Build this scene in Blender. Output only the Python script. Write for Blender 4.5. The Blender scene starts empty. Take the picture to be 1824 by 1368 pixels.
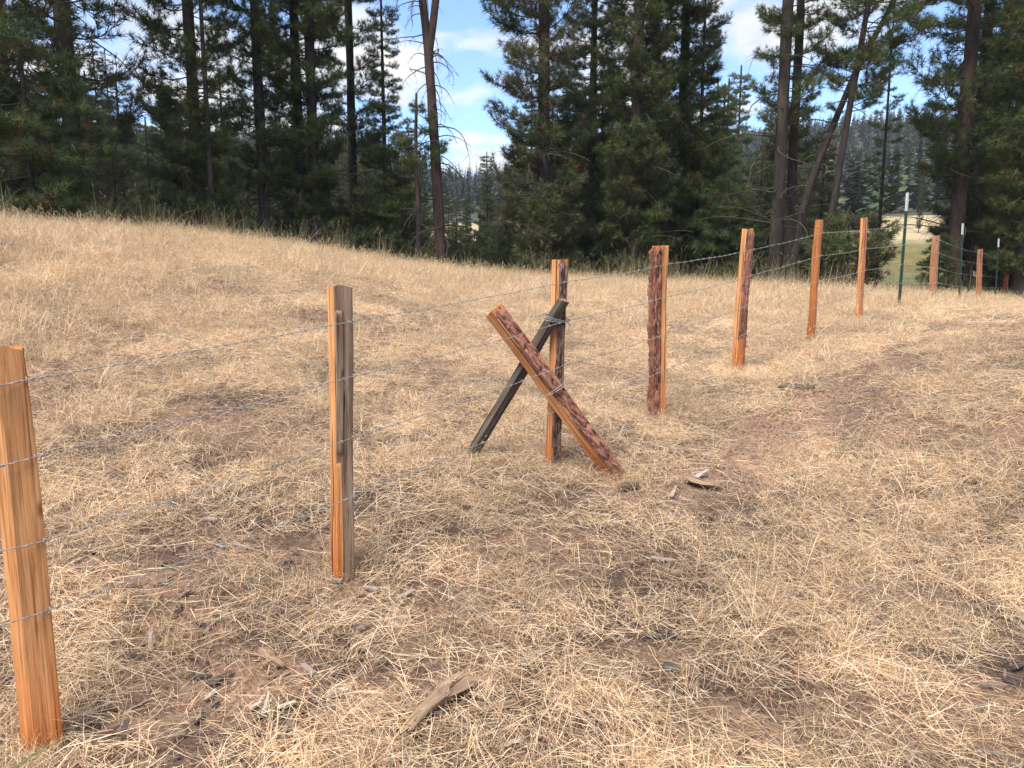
import bpy, math, random
import numpy as np
from mathutils import Vector, Matrix

# ------------------------------------------------------------------ camera, sky, sun, exposure
SC = bpy.context.scene
COL = SC.collection
F, CX, CY = 1300.0, 912.0, 684.0            # focal length and centre in photograph pixels
PITCH = math.radians(8.06)
CAM = np.array([0.0, 0.0, 1.6])
cam_d = bpy.data.cameras.new('camera'); cam = bpy.data.objects.new('camera', cam_d); COL.objects.link(cam)
cam.location = CAM; cam.rotation_euler = (math.pi/2 - PITCH, 0, 0)
cam_d.sensor_width = 36; cam_d.lens = 36*F/1824; cam_d.clip_end = 5000; cam_d.clip_start = 0.05
SC.camera = cam

SUN_EL, SUN_AZ = math.radians(62), math.radians(215)     # azimuth clockwise from +Y: behind the camera, left
W = bpy.data.worlds.new('World'); SC.world = W; W.use_nodes = True
nt = W.node_tree; nt.nodes.clear()
def N(t, **kw):
    n = nt.nodes.new(t)
    for k, v in kw.items(): setattr(n, k, v)
    return n
def L(a, b): nt.links.new(a, b)
sky = N('ShaderNodeTexSky', sky_type='NISHITA', sun_disc=False, sun_elevation=SUN_EL, sun_rotation=SUN_AZ,
        altitude=1300, air_density=1.0, dust_density=0.0, ozone_density=4.0)
bg = N('ShaderNodeBackground'); bg.inputs[1].default_value = 0.135; L(sky.outputs[0], bg.inputs[0])
tc = N('ShaderNodeTexCoord'); sep = N('ShaderNodeSeparateXYZ'); L(tc.outputs['Generated'], sep.inputs[0])
zz = N('ShaderNodeMath', operation='MAXIMUM'); L(sep.outputs[2], zz.inputs[0]); zz.inputs[1].default_value = 0.0
za = N('ShaderNodeMath', operation='ADD'); L(zz.outputs[0], za.inputs[0]); za.inputs[1].default_value = 0.16
dx = N('ShaderNodeMath', operation='DIVIDE'); L(sep.outputs[0], dx.inputs[0]); L(za.outputs[0], dx.inputs[1])
dy = N('ShaderNodeMath', operation='DIVIDE'); L(sep.outputs[1], dy.inputs[0]); L(za.outputs[0], dy.inputs[1])
cmb = N('ShaderNodeCombineXYZ'); L(dx.outputs[0], cmb.inputs[0]); L(dy.outputs[0], cmb.inputs[1]); cmb.inputs[2].default_value = 30.9
cn = N('ShaderNodeTexNoise'); L(cmb.outputs[0], cn.inputs['Vector'])
cn.inputs['Scale'].default_value = 1.5; cn.inputs['Detail'].default_value = 8; cn.inputs['Roughness'].default_value = 0.58; cn.inputs['Distortion'].default_value = 0.25
cr = N('ShaderNodeValToRGB'); L(cn.outputs[0], cr.inputs[0])
cr.color_ramp.elements[0].position = 0.455; cr.color_ramp.elements[1].position = 0.545
cn2 = N('ShaderNodeTexNoise'); L(cmb.outputs[0], cn2.inputs['Vector']); cn2.inputs['Scale'].default_value = 4.0; cn2.inputs['Detail'].default_value = 5
cr2 = N('ShaderNodeValToRGB'); L(cn2.outputs[0], cr2.inputs[0])
cr2.color_ramp.elements[0].position = 0.35; cr2.color_ramp.elements[0].color = (0.66, 0.72, 0.82, 1)
cr2.color_ramp.elements[1].position = 0.62; cr2.color_ramp.elements[1].color = (1, 0.98, 0.97, 1)
bgc = N('ShaderNodeBackground'); bgc.inputs[1].default_value = 0.52; L(cr2.outputs[0], bgc.inputs[0])
mx = N('ShaderNodeMixShader'); L(cr.outputs[0], mx.inputs[0]); L(bg.outputs[0], mx.inputs[1]); L(bgc.outputs[0], mx.inputs[2])
wo = N('ShaderNodeOutputWorld'); L(mx.outputs[0], wo.inputs[0])

sun_d = bpy.data.lights.new('sun', 'SUN'); sun_d.energy = 2.9; sun_d.angle = math.radians(32); sun_d.color = (1.0, 0.94, 0.83)
sun = bpy.data.objects.new('sun', sun_d); COL.objects.link(sun)
sdir = Vector((math.sin(SUN_AZ)*math.cos(SUN_EL), math.cos(SUN_AZ)*math.cos(SUN_EL), math.sin(SUN_EL)))
sun.rotation_euler = sdir.to_track_quat('Z', 'Y').to_euler(); sun.location = sdir*50
SC.view_settings.view_transform = 'Standard'; SC.view_settings.look = 'None'
SC.view_settings.exposure = 1.27; SC.view_settings.gamma = 1.0; SC.view_settings.use_curve_mapping = False
SC.render.engine = 'CYCLES'
SC.cycles.use_denoising = True; SC.cycles.denoiser = 'OPENIMAGEDENOISE'; SC.cycles.denoising_input_passes = 'RGB_ALBEDO_NORMAL'; SC.cycles.denoising_prefilter = 'ACCURATE'
SC.cycles.max_bounces = 4; SC.cycles.diffuse_bounces = 2; SC.cycles.transmission_bounces = 2; SC.cycles.glossy_bounces = 2

# ------------------------------------------------------------------ helpers
RS = np.random.RandomState(7)
def U(a, b, n=None, r=None): return (r or RS).uniform(a, b, n)
_sp, _cp = math.sin(PITCH), math.cos(PITCH)
def ray(u, v):
    a = (u-CX)/F; b = (CY-v)/F
    return np.array([a, _cp + b*_sp, -_sp + b*_cp])
def unproj(u, v, d): return CAM + d*ray(u, v)

def hash3(ix, iy, iz):
    h = (ix.astype(np.int64)*374761393 + iy.astype(np.int64)*668265263 + iz.astype(np.int64)*2147483647 + 1013904223) & 0xffffffff
    h = ((h ^ (h >> 13))*1274126177) & 0xffffffff
    h = h ^ (h >> 16)
    return (h & 0xffff)/65535.0
def vnoise(x, y, z=0.0):
    x, y, z = np.broadcast_arrays(np.asarray(x, float), np.asarray(y, float), np.asarray(z, float))
    ix, iy, iz = np.floor(x), np.floor(y), np.floor(z)
    fx, fy, fz = x-ix, y-iy, z-iz
    sx, sy, sz = fx*fx*(3-2*fx), fy*fy*(3-2*fy), fz*fz*(3-2*fz)
    out = 0
    for a in (0, 1):
        for b in (0, 1):
            for c in (0, 1):
                w = (sx if a else 1-sx)*(sy if b else 1-sy)*(sz if c else 1-sz)
                out = out + w*hash3(ix+a, iy+b, iz+c)
    return out
def fbm(x, y, z=0.0, o=4):
    s, a, t = 0, 1.0, 0
    for i in range(o):
        s = s + a*vnoise(np.asarray(x)*2**i+17.3*i, np.asarray(y)*2**i+5.1*i, np.asarray(z)*2**i+9.7*i); t += a; a *= 0.5
    return s/t
def sstep(a, b, x):
    t = np.clip((np.asarray(x, float)-a)/(b-a), 0, 1); return t*t*(3-2*t)

class MB:
    """collects vertices / faces (tris and quads) as arrays"""
    def __init__(s): s.V = []; s.LP = []; s.LT = []; s.MI = []; s.C = []; s.n = 0
    def add(s, V, Fc, mi=0, col=None):
        V = np.asarray(V, float).reshape(-1, 3); Fc = np.asarray(Fc, int)
        if len(Fc) == 0: return
        s.V.append(V); s.LP.append((Fc + s.n).ravel()); s.LT.append(np.full(len(Fc), Fc.shape[1]))
        s.MI.append(np.broadcast_to(np.asarray(mi), (len(Fc),)).copy())
        c = np.ones((len(V), 3)) if col is None else np.broadcast_to(np.asarray(col, float), (len(V), 3))
        s.C.append(c); s.n += len(V)
    def arrays(s):
        return np.concatenate(s.V), np.concatenate(s.LP), np.concatenate(s.LT), np.concatenate(s.MI), np.concatenate(s.C)
    def add_arrays(s, A, V=None):
        V0, LP, LT, MI, C = A
        s.V.append(V0 if V is None else V); s.LP.append(LP + s.n); s.LT.append(LT); s.MI.append(MI); s.C.append(C); s.n += len(V0)
    def mesh(s, name, mats, smooth=False, sharp=None, color=True):
        V, LP, LT, MI, C = s.arrays()
        m = bpy.data.meshes.new(name)
        m.vertices.add(len(V)); m.vertices.foreach_set('co', V.astype(np.float32).ravel())
        m.loops.add(len(LP)); m.loops.foreach_set('vertex_index', LP.astype(np.int32))
        m.polygons.add(len(LT))
        st = np.concatenate([[0], np.cumsum(LT)[:-1]]).astype(np.int32)
        m.polygons.foreach_set('loop_start', st); m.polygons.foreach_set('loop_total', LT.astype(np.int32))
        m.polygons.foreach_set('material_index', MI.astype(np.int32))
        m.polygons.foreach_set('use_smooth', np.full(len(LT), smooth))
        for mt in (mats if isinstance(mats, (list, tuple)) else [mats]): m.materials.append(mt)
        m.update(calc_edges=True)
        if color:
            at = m.attributes.new('Col', 'FLOAT_COLOR', 'POINT')
            at.data.foreach_set('color', np.concatenate([C, np.ones((len(C), 1))], 1).astype(np.float32).ravel())
        if sharp is not None: m.set_sharp_from_angle(angle=math.radians(sharp))
        m.validate()
        return m
def link(name, mesh, parent=None, **props):
    o = bpy.data.objects.new(name, mesh); COL.objects.link(o)
    if parent is not None: o.parent = parent
    for k, v in props.items():
        if v: o[k] = v
    return o
def empty(name, loc, rz=0.0, **props):
    o = bpy.data.objects.new(name, None); COL.objects.link(o); o.location = [float(c) for c in loc]; o.rotation_euler = (0, 0, rz)
    o.empty_display_size = 0.2
    for k, v in props.items():
        if v: o[k] = v
    return o

def frames(P):
    """parallel-transport frames along polyline P (n,3)"""
    P = np.asarray(P, float); T = np.gradient(P, axis=0); T /= np.linalg.norm(T, axis=1)[:, None]+1e-12
    u = np.cross(T[0], [0, 0, 1.0])
    if np.linalg.norm(u) < 0.1: u = np.cross(T[0], [0, 1.0, 0])
    Us = []
    for t in T:
        u = u - t*np.dot(u, t); u /= np.linalg.norm(u)+1e-12; Us.append(u)
    Us = np.array(Us); return T, Us, np.cross(T, Us)
def tube(mb, P, R, k=6, mi=0, col=None, cap=True, disp=None):
    P = np.asarray(P, float); n = len(P); T, A, B = frames(P)
    th = np.arange(k)*2*math.pi/k
    R = np.broadcast_to(np.asarray(R, float), (n,))
    rr = R[:, None]*np.ones((1, k))
    if disp is not None: rr = rr + disp
    V = P[:, None, :] + rr[..., None]*(np.cos(th)[None, :, None]*A[:, None, :] + np.sin(th)[None, :, None]*B[:, None, :])
    i = np.arange(n-1)[:, None]*k; j = np.arange(k)[None, :]; j2 = (j+1) % k
    Fq = np.stack([i+j, i+j2, i+k+j2, i+k+j], -1).reshape(-1, 4)
    mb.add(V.reshape(-1, 3), Fq, mi, col)
    if cap:
        for ring, s in ((0, -1), (n-1, 1)):
            c = P[ring]; vv = np.concatenate([V[ring], c[None]])
            a = np.arange(k); f = np.stack([a, (a+1) % k, np.full(k, k)], 1)
            mb.add(vv, f if s > 0 else f[:, ::-1], mi, col if col is None or np.ndim(col) == 1 else None)

# ------------------------------------------------------------------ materials
def mat(name):
    m = bpy.data.materials.new(name); m.use_nodes = True
    t = m.node_tree; b = t.nodes['Principled BSDF']; b.inputs['Specular IOR Level'].default_value = 0.25
    return m, t, b
def nd(t, ty, **kw):
    n = t.nodes.new(ty)
    for k, v in kw.items():
        if k in n.inputs.keys() if isinstance(k, str) and k[0].isupper() else False: n.inputs[k].default_value = v
        else: setattr(n, k, v)
    return n
def ramp(t, src, stops):
    r = t.nodes.new('ShaderNodeValToRGB'); e = r.color_ramp.elements
    while len(e) < len(stops): e.new(0.5)
    for i, (p, c) in enumerate(stops): e[i].position = p; e[i].color = tuple(c)+(1,)
    t.links.new(src, r.inputs[0]); return r
def noise(t, vec, scale, detail=4, rough=0.55, stretch=None, dist=0.0):
    if stretch is not None:
        mp = t.nodes.new('ShaderNodeMapping'); mp.inputs['Scale'].default_value = stretch; t.links.new(vec, mp.inputs[0]); vec = mp.outputs[0]
    n = t.nodes.new('ShaderNodeTexNoise'); t.links.new(vec, n.inputs['Vector'])
    n.inputs['Scale'].default_value = scale; n.inputs['Detail'].default_value = detail; n.inputs['Roughness'].default_value = rough; n.inputs['Distortion'].default_value = dist
    return n
def mixc(t, fac, a, b, mode='MIX'):
    m = t.nodes.new('ShaderNodeMix'); m.data_type = 'RGBA'; m.blend_type = mode
    if hasattr(fac, 'is_linked') or hasattr(fac, 'links'): t.links.new(fac, m.inputs[0])
    else: m.inputs[0].default_value = fac
    for s, i in ((a, 6), (b, 7)):
        if isinstance(s, tuple): m.inputs[i].default_value = s+(1,)
        else: t.links.new(s, m.inputs[i])
    return m.outputs[2]
def bump(t, b, h, strength=0.5, dist=0.01):
    n = t.nodes.new('ShaderNodeBump'); n.inputs['Strength'].default_value = strength; n.inputs['Distance'].default_value = dist
    t.links.new(h, n.inputs['Height']); t.links.new(n.outputs[0], b.inputs['Normal'])
def objco(t): return t.nodes.new('ShaderNodeTexCoord').outputs['Object']
def attr(t, name='Col'):
    a = t.nodes.new('ShaderNodeAttribute'); a.attribute_name = name; return a

def col_mat(name, rough=0.7, spec=0.2, rnd=0.25, translucent=0.0):
    m, t, b = mat(name); a = attr(t)
    oi = t.nodes.new('ShaderNodeObjectInfo')
    mr = t.nodes.new('ShaderNodeMapRange'); t.links.new(oi.outputs['Random'], mr.inputs[0]); mr.inputs[3].default_value = 1-rnd; mr.inputs[4].default_value = 1+rnd
    vm = t.nodes.new('ShaderNodeVectorMath'); vm.operation = 'SCALE'; t.links.new(a.outputs['Color'], vm.inputs[0]); t.links.new(mr.outputs[0], vm.inputs['Scale'])
    t.links.new(vm.outputs[0], b.inputs['Base Color']); b.inputs['Roughness'].default_value = rough; b.inputs['Specular IOR Level'].default_value = spec
    if translucent > 0:
        tr = t.nodes.new('ShaderNodeBsdfTranslucent'); t.links.new(vm.outputs[0], tr.inputs[0])
        ms = t.nodes.new('ShaderNodeMixShader'); ms.inputs[0].default_value = translucent
        t.links.new(b.outputs[0], ms.inputs[1]); t.links.new(tr.outputs[0], ms.inputs[2])
        t.links.new(ms.outputs[0], t.nodes['Material Output'].inputs[0])
    return m
M = {}
M['straw'] = col_mat('dry_straw', 0.55, 0.25, 0.22, 0.25)
M['needle'] = col_mat('pine_needles', 0.5, 0.3, 0.12, 0.2)
M['tint'] = col_mat('tinted', 0.8, 0.2, 0.1)

def soil():
    m, t, b = mat('dry_soil'); co = objco(t); a = attr(t)
    n1 = noise(t, co, 1.1, 6, 0.6); r1 = ramp(t, n1.outputs[0], [(0.33, (0.17, 0.115, 0.088)), (0.47, (0.27, 0.165, 0.115)), (0.64, (0.38, 0.225, 0.15))])
    n2 = noise(t, co, 38, 5, 0.7); r2 = ramp(t, n2.outputs[0], [(0.3, (0.35, 0.33, 0.32)), (0.55, (1, 1, 1)), (0.75, (1.5, 1.45, 1.35))])
    c = mixc(t, 1.0, r1.outputs[0], r2.outputs[0], 'MULTIPLY')
    n3 = noise(t, co, 60, 3, 0.6, (1, 0.18, 1), 1.5); n4 = noise(t, co, 60, 3, 0.6, (0.2, 1, 1), 1.5)
    mxn = t.nodes.new('ShaderNodeMath'); mxn.operation = 'MAXIMUM'; t.links.new(n3.outputs[0], mxn.inputs[0]); t.links.new(n4.outputs[0], mxn.inputs[1])
    r3 = ramp(t, mxn.outputs[0], [(0.56, (0, 0, 0)), (0.66, (1, 1, 1))])
    c = mixc(t, r3.outputs[0], c, (0.30, 0.22, 0.13))
    c = mixc(t, a.outputs['Alpha'], c, c)
    c = mixc(t, 1.0, c, a.outputs['Color'], 'MULTIPLY')
    t.links.new(c, b.inputs['Base Color']); b.inputs['Roughness'].default_value = 0.95; b.inputs['Specular IOR Level'].default_value = 0.1
    bump(t, b, n2.outputs[0], 0.8, 0.02)
    return m
M['soil'] = soil()
def hillmat():
    m, t, b = mat('hillside_ground'); co = objco(t)
    n = noise(t, co, 0.02, 6, 0.6); r = ramp(t, n.outputs[0], [(0.35, (0.035, 0.045, 0.028)), (0.58, (0.065, 0.065, 0.045)), (0.75, (0.13, 0.11, 0.08))])
    t.links.new(r.outputs[0], b.inputs['Base Color']); b.inputs['Roughness'].default_value = 0.95
    return m
M['hill'] = hillmat()
def wood(name, dark, mid, light, low=None, lowh=0.3, gstr=0.5, streak=None):
    m, t, b = mat(name); co = objco(t)
    oi = t.nodes.new('ShaderNodeObjectInfo'); ad = t.nodes.new('ShaderNodeVectorMath'); ad.operation = 'ADD'
    cb = t.nodes.new('ShaderNodeCombineXYZ'); ml = t.nodes.new('ShaderNodeMath'); ml.operation = 'MULTIPLY'; ml.inputs[1].default_value = 37
    t.links.new(oi.outputs['Random'], ml.inputs[0]); t.links.new(ml.outputs[0], cb.inputs[0]); t.links.new(co, ad.inputs[0]); t.links.new(cb.outputs[0], ad.inputs[1])
    v = ad.outputs[0]
    g = noise(t, v, 70, 5, 0.65, (1, 1, 0.03), 0.8)
    g2 = noise(t, v, 5, 3, 0.5, (1.6, 1.6, 0.5))
    fine = noise(t, v, 130, 4, 0.65, (1, 1, 0.022), 0.4)
    r = ramp(t, g.outputs[0], [(0.28, dark), (0.46, mid), (0.66, light)])
    r2 = ramp(t, g2.outputs[0], [(0.3, (0.86, 0.80, 0.74)), (0.6, (1.12, 1.10, 1.08))])
    c = mixc(t, 0.85, r.outputs[0], r2.outputs[0], 'MULTIPLY')
    rf = ramp(t, fine.outputs[0], [(0.34, (0.60, 0.52, 0.45)), (0.47, (1.08, 1.08, 1.08))]); c = mixc(t, 0.8, c, rf.outputs[0], 'MULTIPLY')
    wn = noise(t, v, 2.2, 4, 0.6, (2.5, 2.5, 0.7), 0.5); rw = ramp(t, wn.outputs[0], [(0.50, (0, 0, 0)), (0.75, (0.55, 0.55, 0.55))]); c = mixc(t, rw.outputs[0], c, mixc(t, 1.0, c, (0.52, 0.55, 0.62), 'MULTIPLY'))
    kn = t.nodes.new('ShaderNodeTexVoronoi'); km = t.nodes.new('ShaderNodeMapping'); km.inputs['Scale'].default_value = (9, 9, 3.2); t.links.new(v, km.inputs[0]); t.links.new(km.outputs[0], kn.inputs['Vector']); kn.inputs['Scale'].default_value = 1.0
    rk = ramp(t, kn.outputs['Distance'], [(0.05, (1, 1, 1)), (0.13, (0, 0, 0))]); c = mixc(t, rk.outputs[0], c, mixc(t, 1.0, c, (0.42, 0.34, 0.28), 'MULTIPLY'))
    ck = noise(t, v, 55, 2, 0.5, (1, 1, 0.012), 0.3); rc = ramp(t, ck.outputs[0], [(0.335, (1, 1, 1)), (0.385, (0, 0, 0))]); c = mixc(t, rc.outputs[0], c, mixc(t, 1.0, c, (0.28, 0.22, 0.18), 'MULTIPLY'))
    if streak:
        sn = noise(t, v, 16, 4, 0.6, (1, 1, 0.06), 0.4); rs = ramp(t, sn.outputs[0], [(0.52, (0, 0, 0)), (0.62, (1, 1, 1))]); c = mixc(t, rs.outputs[0], c, streak)
    if low:
        sp = t.nodes.new('ShaderNodeSeparateXYZ'); t.links.new(co, sp.inputs[0])
        wob = t.nodes.new('ShaderNodeMath'); wob.operation = 'MULTIPLY_ADD'; t.links.new(g.outputs[0], wob.inputs[0]); wob.inputs[1].default_value = 0.35; t.links.new(sp.outputs[2], wob.inputs[2])
        rl = ramp(t, wob.outputs[0], [(0.12, (1, 1, 1)), (min(0.98, lowh+0.2), (0, 0, 0))])
        c = mixc(t, rl.outputs[0], c, mixc(t, 1.0, c, low, 'MULTIPLY'))
    t.links.new(c, b.inputs['Base Color']); b.inputs['Roughness'].default_value = 0.8; b.inputs['Specular IOR Level'].default_value = 0.15
    bump(t, b, fine.outputs[0], gstr, 0.004)
    return m
M['cedar'] = wood('fresh_cedar', (0.44, 0.175, 0.062), (0.62, 0.29, 0.115), (0.72, 0.39, 0.18), (0.74, 0.45, 0.25), 0.4)
M['cedar_red'] = wood('red_cedar', (0.28, 0.085, 0.025), (0.42, 0.15, 0.05), (0.50, 0.21, 0.085), (0.85, 0.6, 0.42), 0.35)
M['cedar_dull'] = wood('dull_cedar', (0.24, 0.10, 0.055), (0.36, 0.17, 0.095), (0.42, 0.23, 0.14), (0.85, 0.6, 0.42), 0.3)
M['sapwood'] = wood('pale_sapwood', (0.42, 0.23, 0.10), (0.62, 0.40, 0.19), (0.74, 0.55, 0.30))
M['grey'] = wood('weathered_wood', (0.11, 0.068, 0.045), (0.235, 0.16, 0.108), (0.33, 0.24, 0.17), None, 0.3, 0.9)
M['dark_grey'] = wood('dark_weathered_wood', (0.036, 0.028, 0.023), (0.085, 0.068, 0.056), (0.15, 0.122, 0.10), None, 0.3, 0.9)
M['pale_grey'] = wood('silver_dead_wood', (0.12, 0.085, 0.06), (0.27, 0.21, 0.16), (0.40, 0.33, 0.27), None, 0.3, 0.9)
M['chip'] = wood('bleached_chip', (0.20, 0.165, 0.135), (0.34, 0.29, 0.25), (0.47, 0.42, 0.375))
def barkm(name, crack, mid, high, sc=1.0, grey=None):
    m, t, b = mat(name); co = objco(t); a = attr(t)
    oi = t.nodes.new('ShaderNodeObjectInfo'); cb = t.nodes.new('ShaderNodeCombineXYZ'); ml = t.nodes.new('ShaderNodeMath'); ml.operation = 'MULTIPLY'; ml.inputs[1].default_value = 51
    t.links.new(oi.outputs['Random'], ml.inputs[0]); t.links.new(ml.outputs[0], cb.inputs[2]); ad = t.nodes.new('ShaderNodeVectorMath'); ad.operation = 'ADD'; t.links.new(co, ad.inputs[0]); t.links.new(cb.outputs[0], ad.inputs[1]); v = ad.outputs[0]
    n = noise(t, v, 26*sc, 6, 0.7, (1, 1, 0.26), 1.0); f = noise(t, v, 120*sc, 4, 0.7, (1, 1, 0.4))
    s = t.nodes.new('ShaderNodeMath'); s.operation = 'MULTIPLY_ADD'; t.links.new(f.outputs[0], s.inputs[0]); s.inputs[1].default_value = 0.35
    t.links.new(n.outputs[0], s.inputs[2])
    h = t.nodes.new('ShaderNodeMath'); h.operation = 'MULTIPLY_ADD'; t.links.new(a.outputs['Color'], h.inputs[0]); h.inputs[1].default_value = 0.28; t.links.new(s.outputs[0], h.inputs[2])
    r = ramp(t, h.outputs[0], [(0.43, crack), (0.62, mid), (0.88, high)])
    c = r.outputs[0]
    if grey:
        gn = noise(t, v, 3.2*sc, 3, 0.5, (1.6, 1.6, 0.6)); rg = ramp(t, gn.outputs[0], [(0.46, (0, 0, 0)), (0.62, (1, 1, 1))]); c = mixc(t, rg.outputs[0], c, mixc(t, 1.0, c, grey, 'MULTIPLY'))
    t.links.new(c, b.inputs['Base Color']); b.inputs['Roughness'].default_value = 0.9; b.inputs['Specular IOR Level'].default_value = 0.12
    bump(t, b, s.outputs[0], 0.8, 0.012)
    return m
M['bark_red'] = barkm('red_pine_bark', (0.06, 0.03, 0.023), (0.21, 0.092, 0.062), (0.38, 0.185, 0.13), 2.2, (0.62, 0.62, 0.64))
M['bark_brown'] = barkm('brown_pine_bark', (0.035, 0.024, 0.02), (0.12, 0.075, 0.058), (0.25, 0.155, 0.12), 2.2, (0.65, 0.65, 0.66))
M['trunk'] = barkm('ponderosa_trunk', (0.010, 0.008, 0.007), (0.038, 0.029, 0.025), (0.085, 0.064, 0.054), 0.35, (0.6, 0.64, 0.66))
M['trunk_red'] = barkm('red_ponderosa_trunk', (0.013, 0.009, 0.008), (0.054, 0.036, 0.030), (0.11, 0.073, 0.060), 0.35, (0.55, 0.6, 0.64))
M['trunk_dark'] = barkm('dark_trunk', (0.006, 0.005, 0.005), (0.024, 0.019, 0.017), (0.055, 0.043, 0.037), 0.35)
def simple(name, c, rough=0.6, metal=0.0, spec=0.3, nsc=None, var=0.3):
    m, t, b = mat(name)
    if nsc:
        n = noise(t, objco(t), nsc, 4, 0.6); r = ramp(t, n.outputs[0], [(0.3, tuple(x*(1-var) for x in c)), (0.7, tuple(x*(1+var) for x in c))]); t.links.new(r.outputs[0], b.inputs['Base Color'])
    else: b.inputs['Base Color'].default_value = tuple(c)+(1,)
    b.inputs['Roughness'].default_value = rough; b.inputs['Metallic'].default_value = metal; b.inputs['Specular IOR Level'].default_value = spec
    return m
M['wire'] = simple('galvanised_wire', (0.36, 0.35, 0.335), 0.5, 0.3, 0.5, 90, 0.4)
M['tpost'] = simple('green_steel', (0.012, 0.045, 0.033), 0.45, 0.0, 0.5, 20, 0.25)
M['tpost_white'] = simple('white_steel_tip', (0.55, 0.55, 0.58), 0.5, 0.0, 0.4, 25, 0.2)
M['rock'] = simple('dark_rock', (0.07, 0.062, 0.056), 0.9, 0, 0.2, 30, 0.5)
M['rock_brown'] = simple('brown_rock', (0.16, 0.105, 0.075), 0.9, 0, 0.2, 30, 0.4)
M['yellow'] = simple('yellow_leaf', (0.62, 0.46, 0.08), 0.6)
M['twig'] = simple('bare_twig', (0.075, 0.06, 0.048), 0.85, 0, 0.15, 6, 0.35)

# ------------------------------------------------------------------ terrain
def hz(u, v, d):            # visible ground point given by pixel and depth
    return tuple(unproj(u, v, d))
POSTS = [  # u_base, v_base, depth, u_top, v_top
    (75, 1328, 2.48, 6, 616), (610, 1022, 3.54, 605, 510), (984, 825, 4.94, 996, 463), (1168, 743, 5.92, 1177, 438),
    (1313, 662, 7.47, 1331, 408), (1443, 608, 8.5, 1459, 392), (1530, 571, 10.0, 1540, 388), (1602, 550, 11.26, 1618, 343)]
FAR = [(1661, 540, 14.6), (1709, 542, 16.4), (1742, 540, 18.5), (1773, 537, 21.2), (1789, 535, 24.0), (1809, 534, 27.0), (1826, 533, 31.0)]
ctrl = [hz(u, v, d) for u, v, d, _, _ in POSTS] + [hz(u, v, d) for u, v, d in FAR]
ctrl += [(0, 0, 0.0), (2.5, 2.0, -0.02), (-3, 0.5, 0.1), (0.5, 1.6, 0.02), (4, -3, -0.15), (-4, -4, -0.05), (2.6, 4.0, 0.1)]
ctrl += [hz(0, 413, 12.0), hz(200, 421, 13.5), hz(400, 437, 15), hz(600, 463, 16.0), hz(800, 492, 17), hz(960, 505, 17.0), hz(1130, 512, 17.0), hz(1300, 519, 16.5), hz(1480, 526, 15.0)]
ctrl += [hz(0, 425, 9.5), hz(200, 437, 10.5), hz(400, 457, 11.5), hz(600, 482, 12), hz(800, 507, 13)]
ctrl += [hz(-300, 409, 10.0), hz(1824, 562, 9.5), hz(1824, 548, 13), hz(1824, 700, 5.6), hz(-200, 620, 6.0), hz(2300, 560, 9)]
ctrl += [hz(0, 413, 12.0)+np.array([-2.5, 4, -0.35]), hz(400, 437, 15)+np.array([-2, 6, -0.8]), hz(800, 492, 17)+np.array([0, 6, -0.7]), hz(1130, 512, 17)+np.array([1, 6, -0.6]), hz(1300, 504, 16.5)+np.array([2, 6, -0.5])]
ctrl += [hz(1600, 522, 26), (-14, 34, 1.0), (0, 36, 0.6), (12, 38, 0.9), (28, 34, 0.9), (-25, 18, 2.6), (30, 12, 0.4), (-20, -10, 0.5), (18, -14, -1.2), (-16, 4, 2.2), (15, 3, 0.1)]
ctrl = np.array([tuple(c) for c in ctrl])
def tps_k(r2): return 0.5*r2*np.log(r2+1e-9)
n = len(ctrl); d2 = ((ctrl[:, None, :2]-ctrl[None, :, :2])**2).sum(-1)
A = np.zeros((n+3, n+3)); A[:n, :n] = tps_k(d2)+np.eye(n)*0.06; A[:n, n] = 1; A[:n, n+1:] = ctrl[:, :2]; A[n, :n] = 1; A[n+1:, :n] = ctrl[:, :2].T
TW = np.linalg.solve(A, np.concatenate([ctrl[:, 2], [0, 0, 0]]))
FR = [0, 30, 60, 100, 130, 200, 300, 430, 560, 800, 1600]; FZ = [0.6, 1.0, 2.6, 7.2, 11, 20, 42, 72, 82, 78, 60]
def height(x, y):
    x = np.atleast_1d(np.asarray(x, float)); y = np.atleast_1d(np.asarray(y, float)); r = np.hypot(x, y)
    s = np.minimum(1, 42/np.maximum(r, 1e-6)); xc, yc = x*s, y*s
    z = TW[n] + TW[n+1]*xc + TW[n+2]*yc
    for i in range(n): z = z + TW[i]*tps_k((xc-ctrl[i, 0])**2+(yc-ctrl[i, 1])**2)
    az = np.arctan2(x, y)
    k = 0.72 + 0.5*fbm(az*2.2+8.3, 3.1, 0, 3)
    k = k - 0.34*np.exp(-((az+0.055)/0.11)**2)
    zf = np.interp(r, FR, FZ)*np.where(r > 130, 1+(k-1)*sstep(130, 380, r), 1) + 6*sstep(150, 400, r)*(fbm(x/60, y/60, 0, 3)-0.5)*2
    zf = np.where(y < 0, np.minimum(zf, 30), zf)
    w = sstep(26, 44, r)
    z = z*(1-w) + zf*w
    near = 1-sstep(30, 60, r)
    return z + near*(0.05*(fbm(x*0.9, y*0.9, 1.5, 4)-0.5) + 0.03*(fbm(x*4, y*4, 4.5, 3)-0.5))
def H1(x, y): return float(height(x, y)[0])
def gp(u, v, d0=1.2, d1=60):
    """point of the ground seen at a pixel"""
    rr = ray(u, v); d = np.concatenate([np.arange(d0, 25, 0.02), np.arange(25, d1, 0.2)])
    P = CAM + d[:, None]*rr; below = P[:, 2] < height(P[:, 0], P[:, 1])
    i = int(np.argmax(below)) if below.any() else len(d)-1
    return P[i]
def gdepth(u, d):
    """ground point at pixel column u and camera depth d"""
    p = unproj(u, 480, d); p[2] = H1(p[0], p[1]); return p

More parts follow.
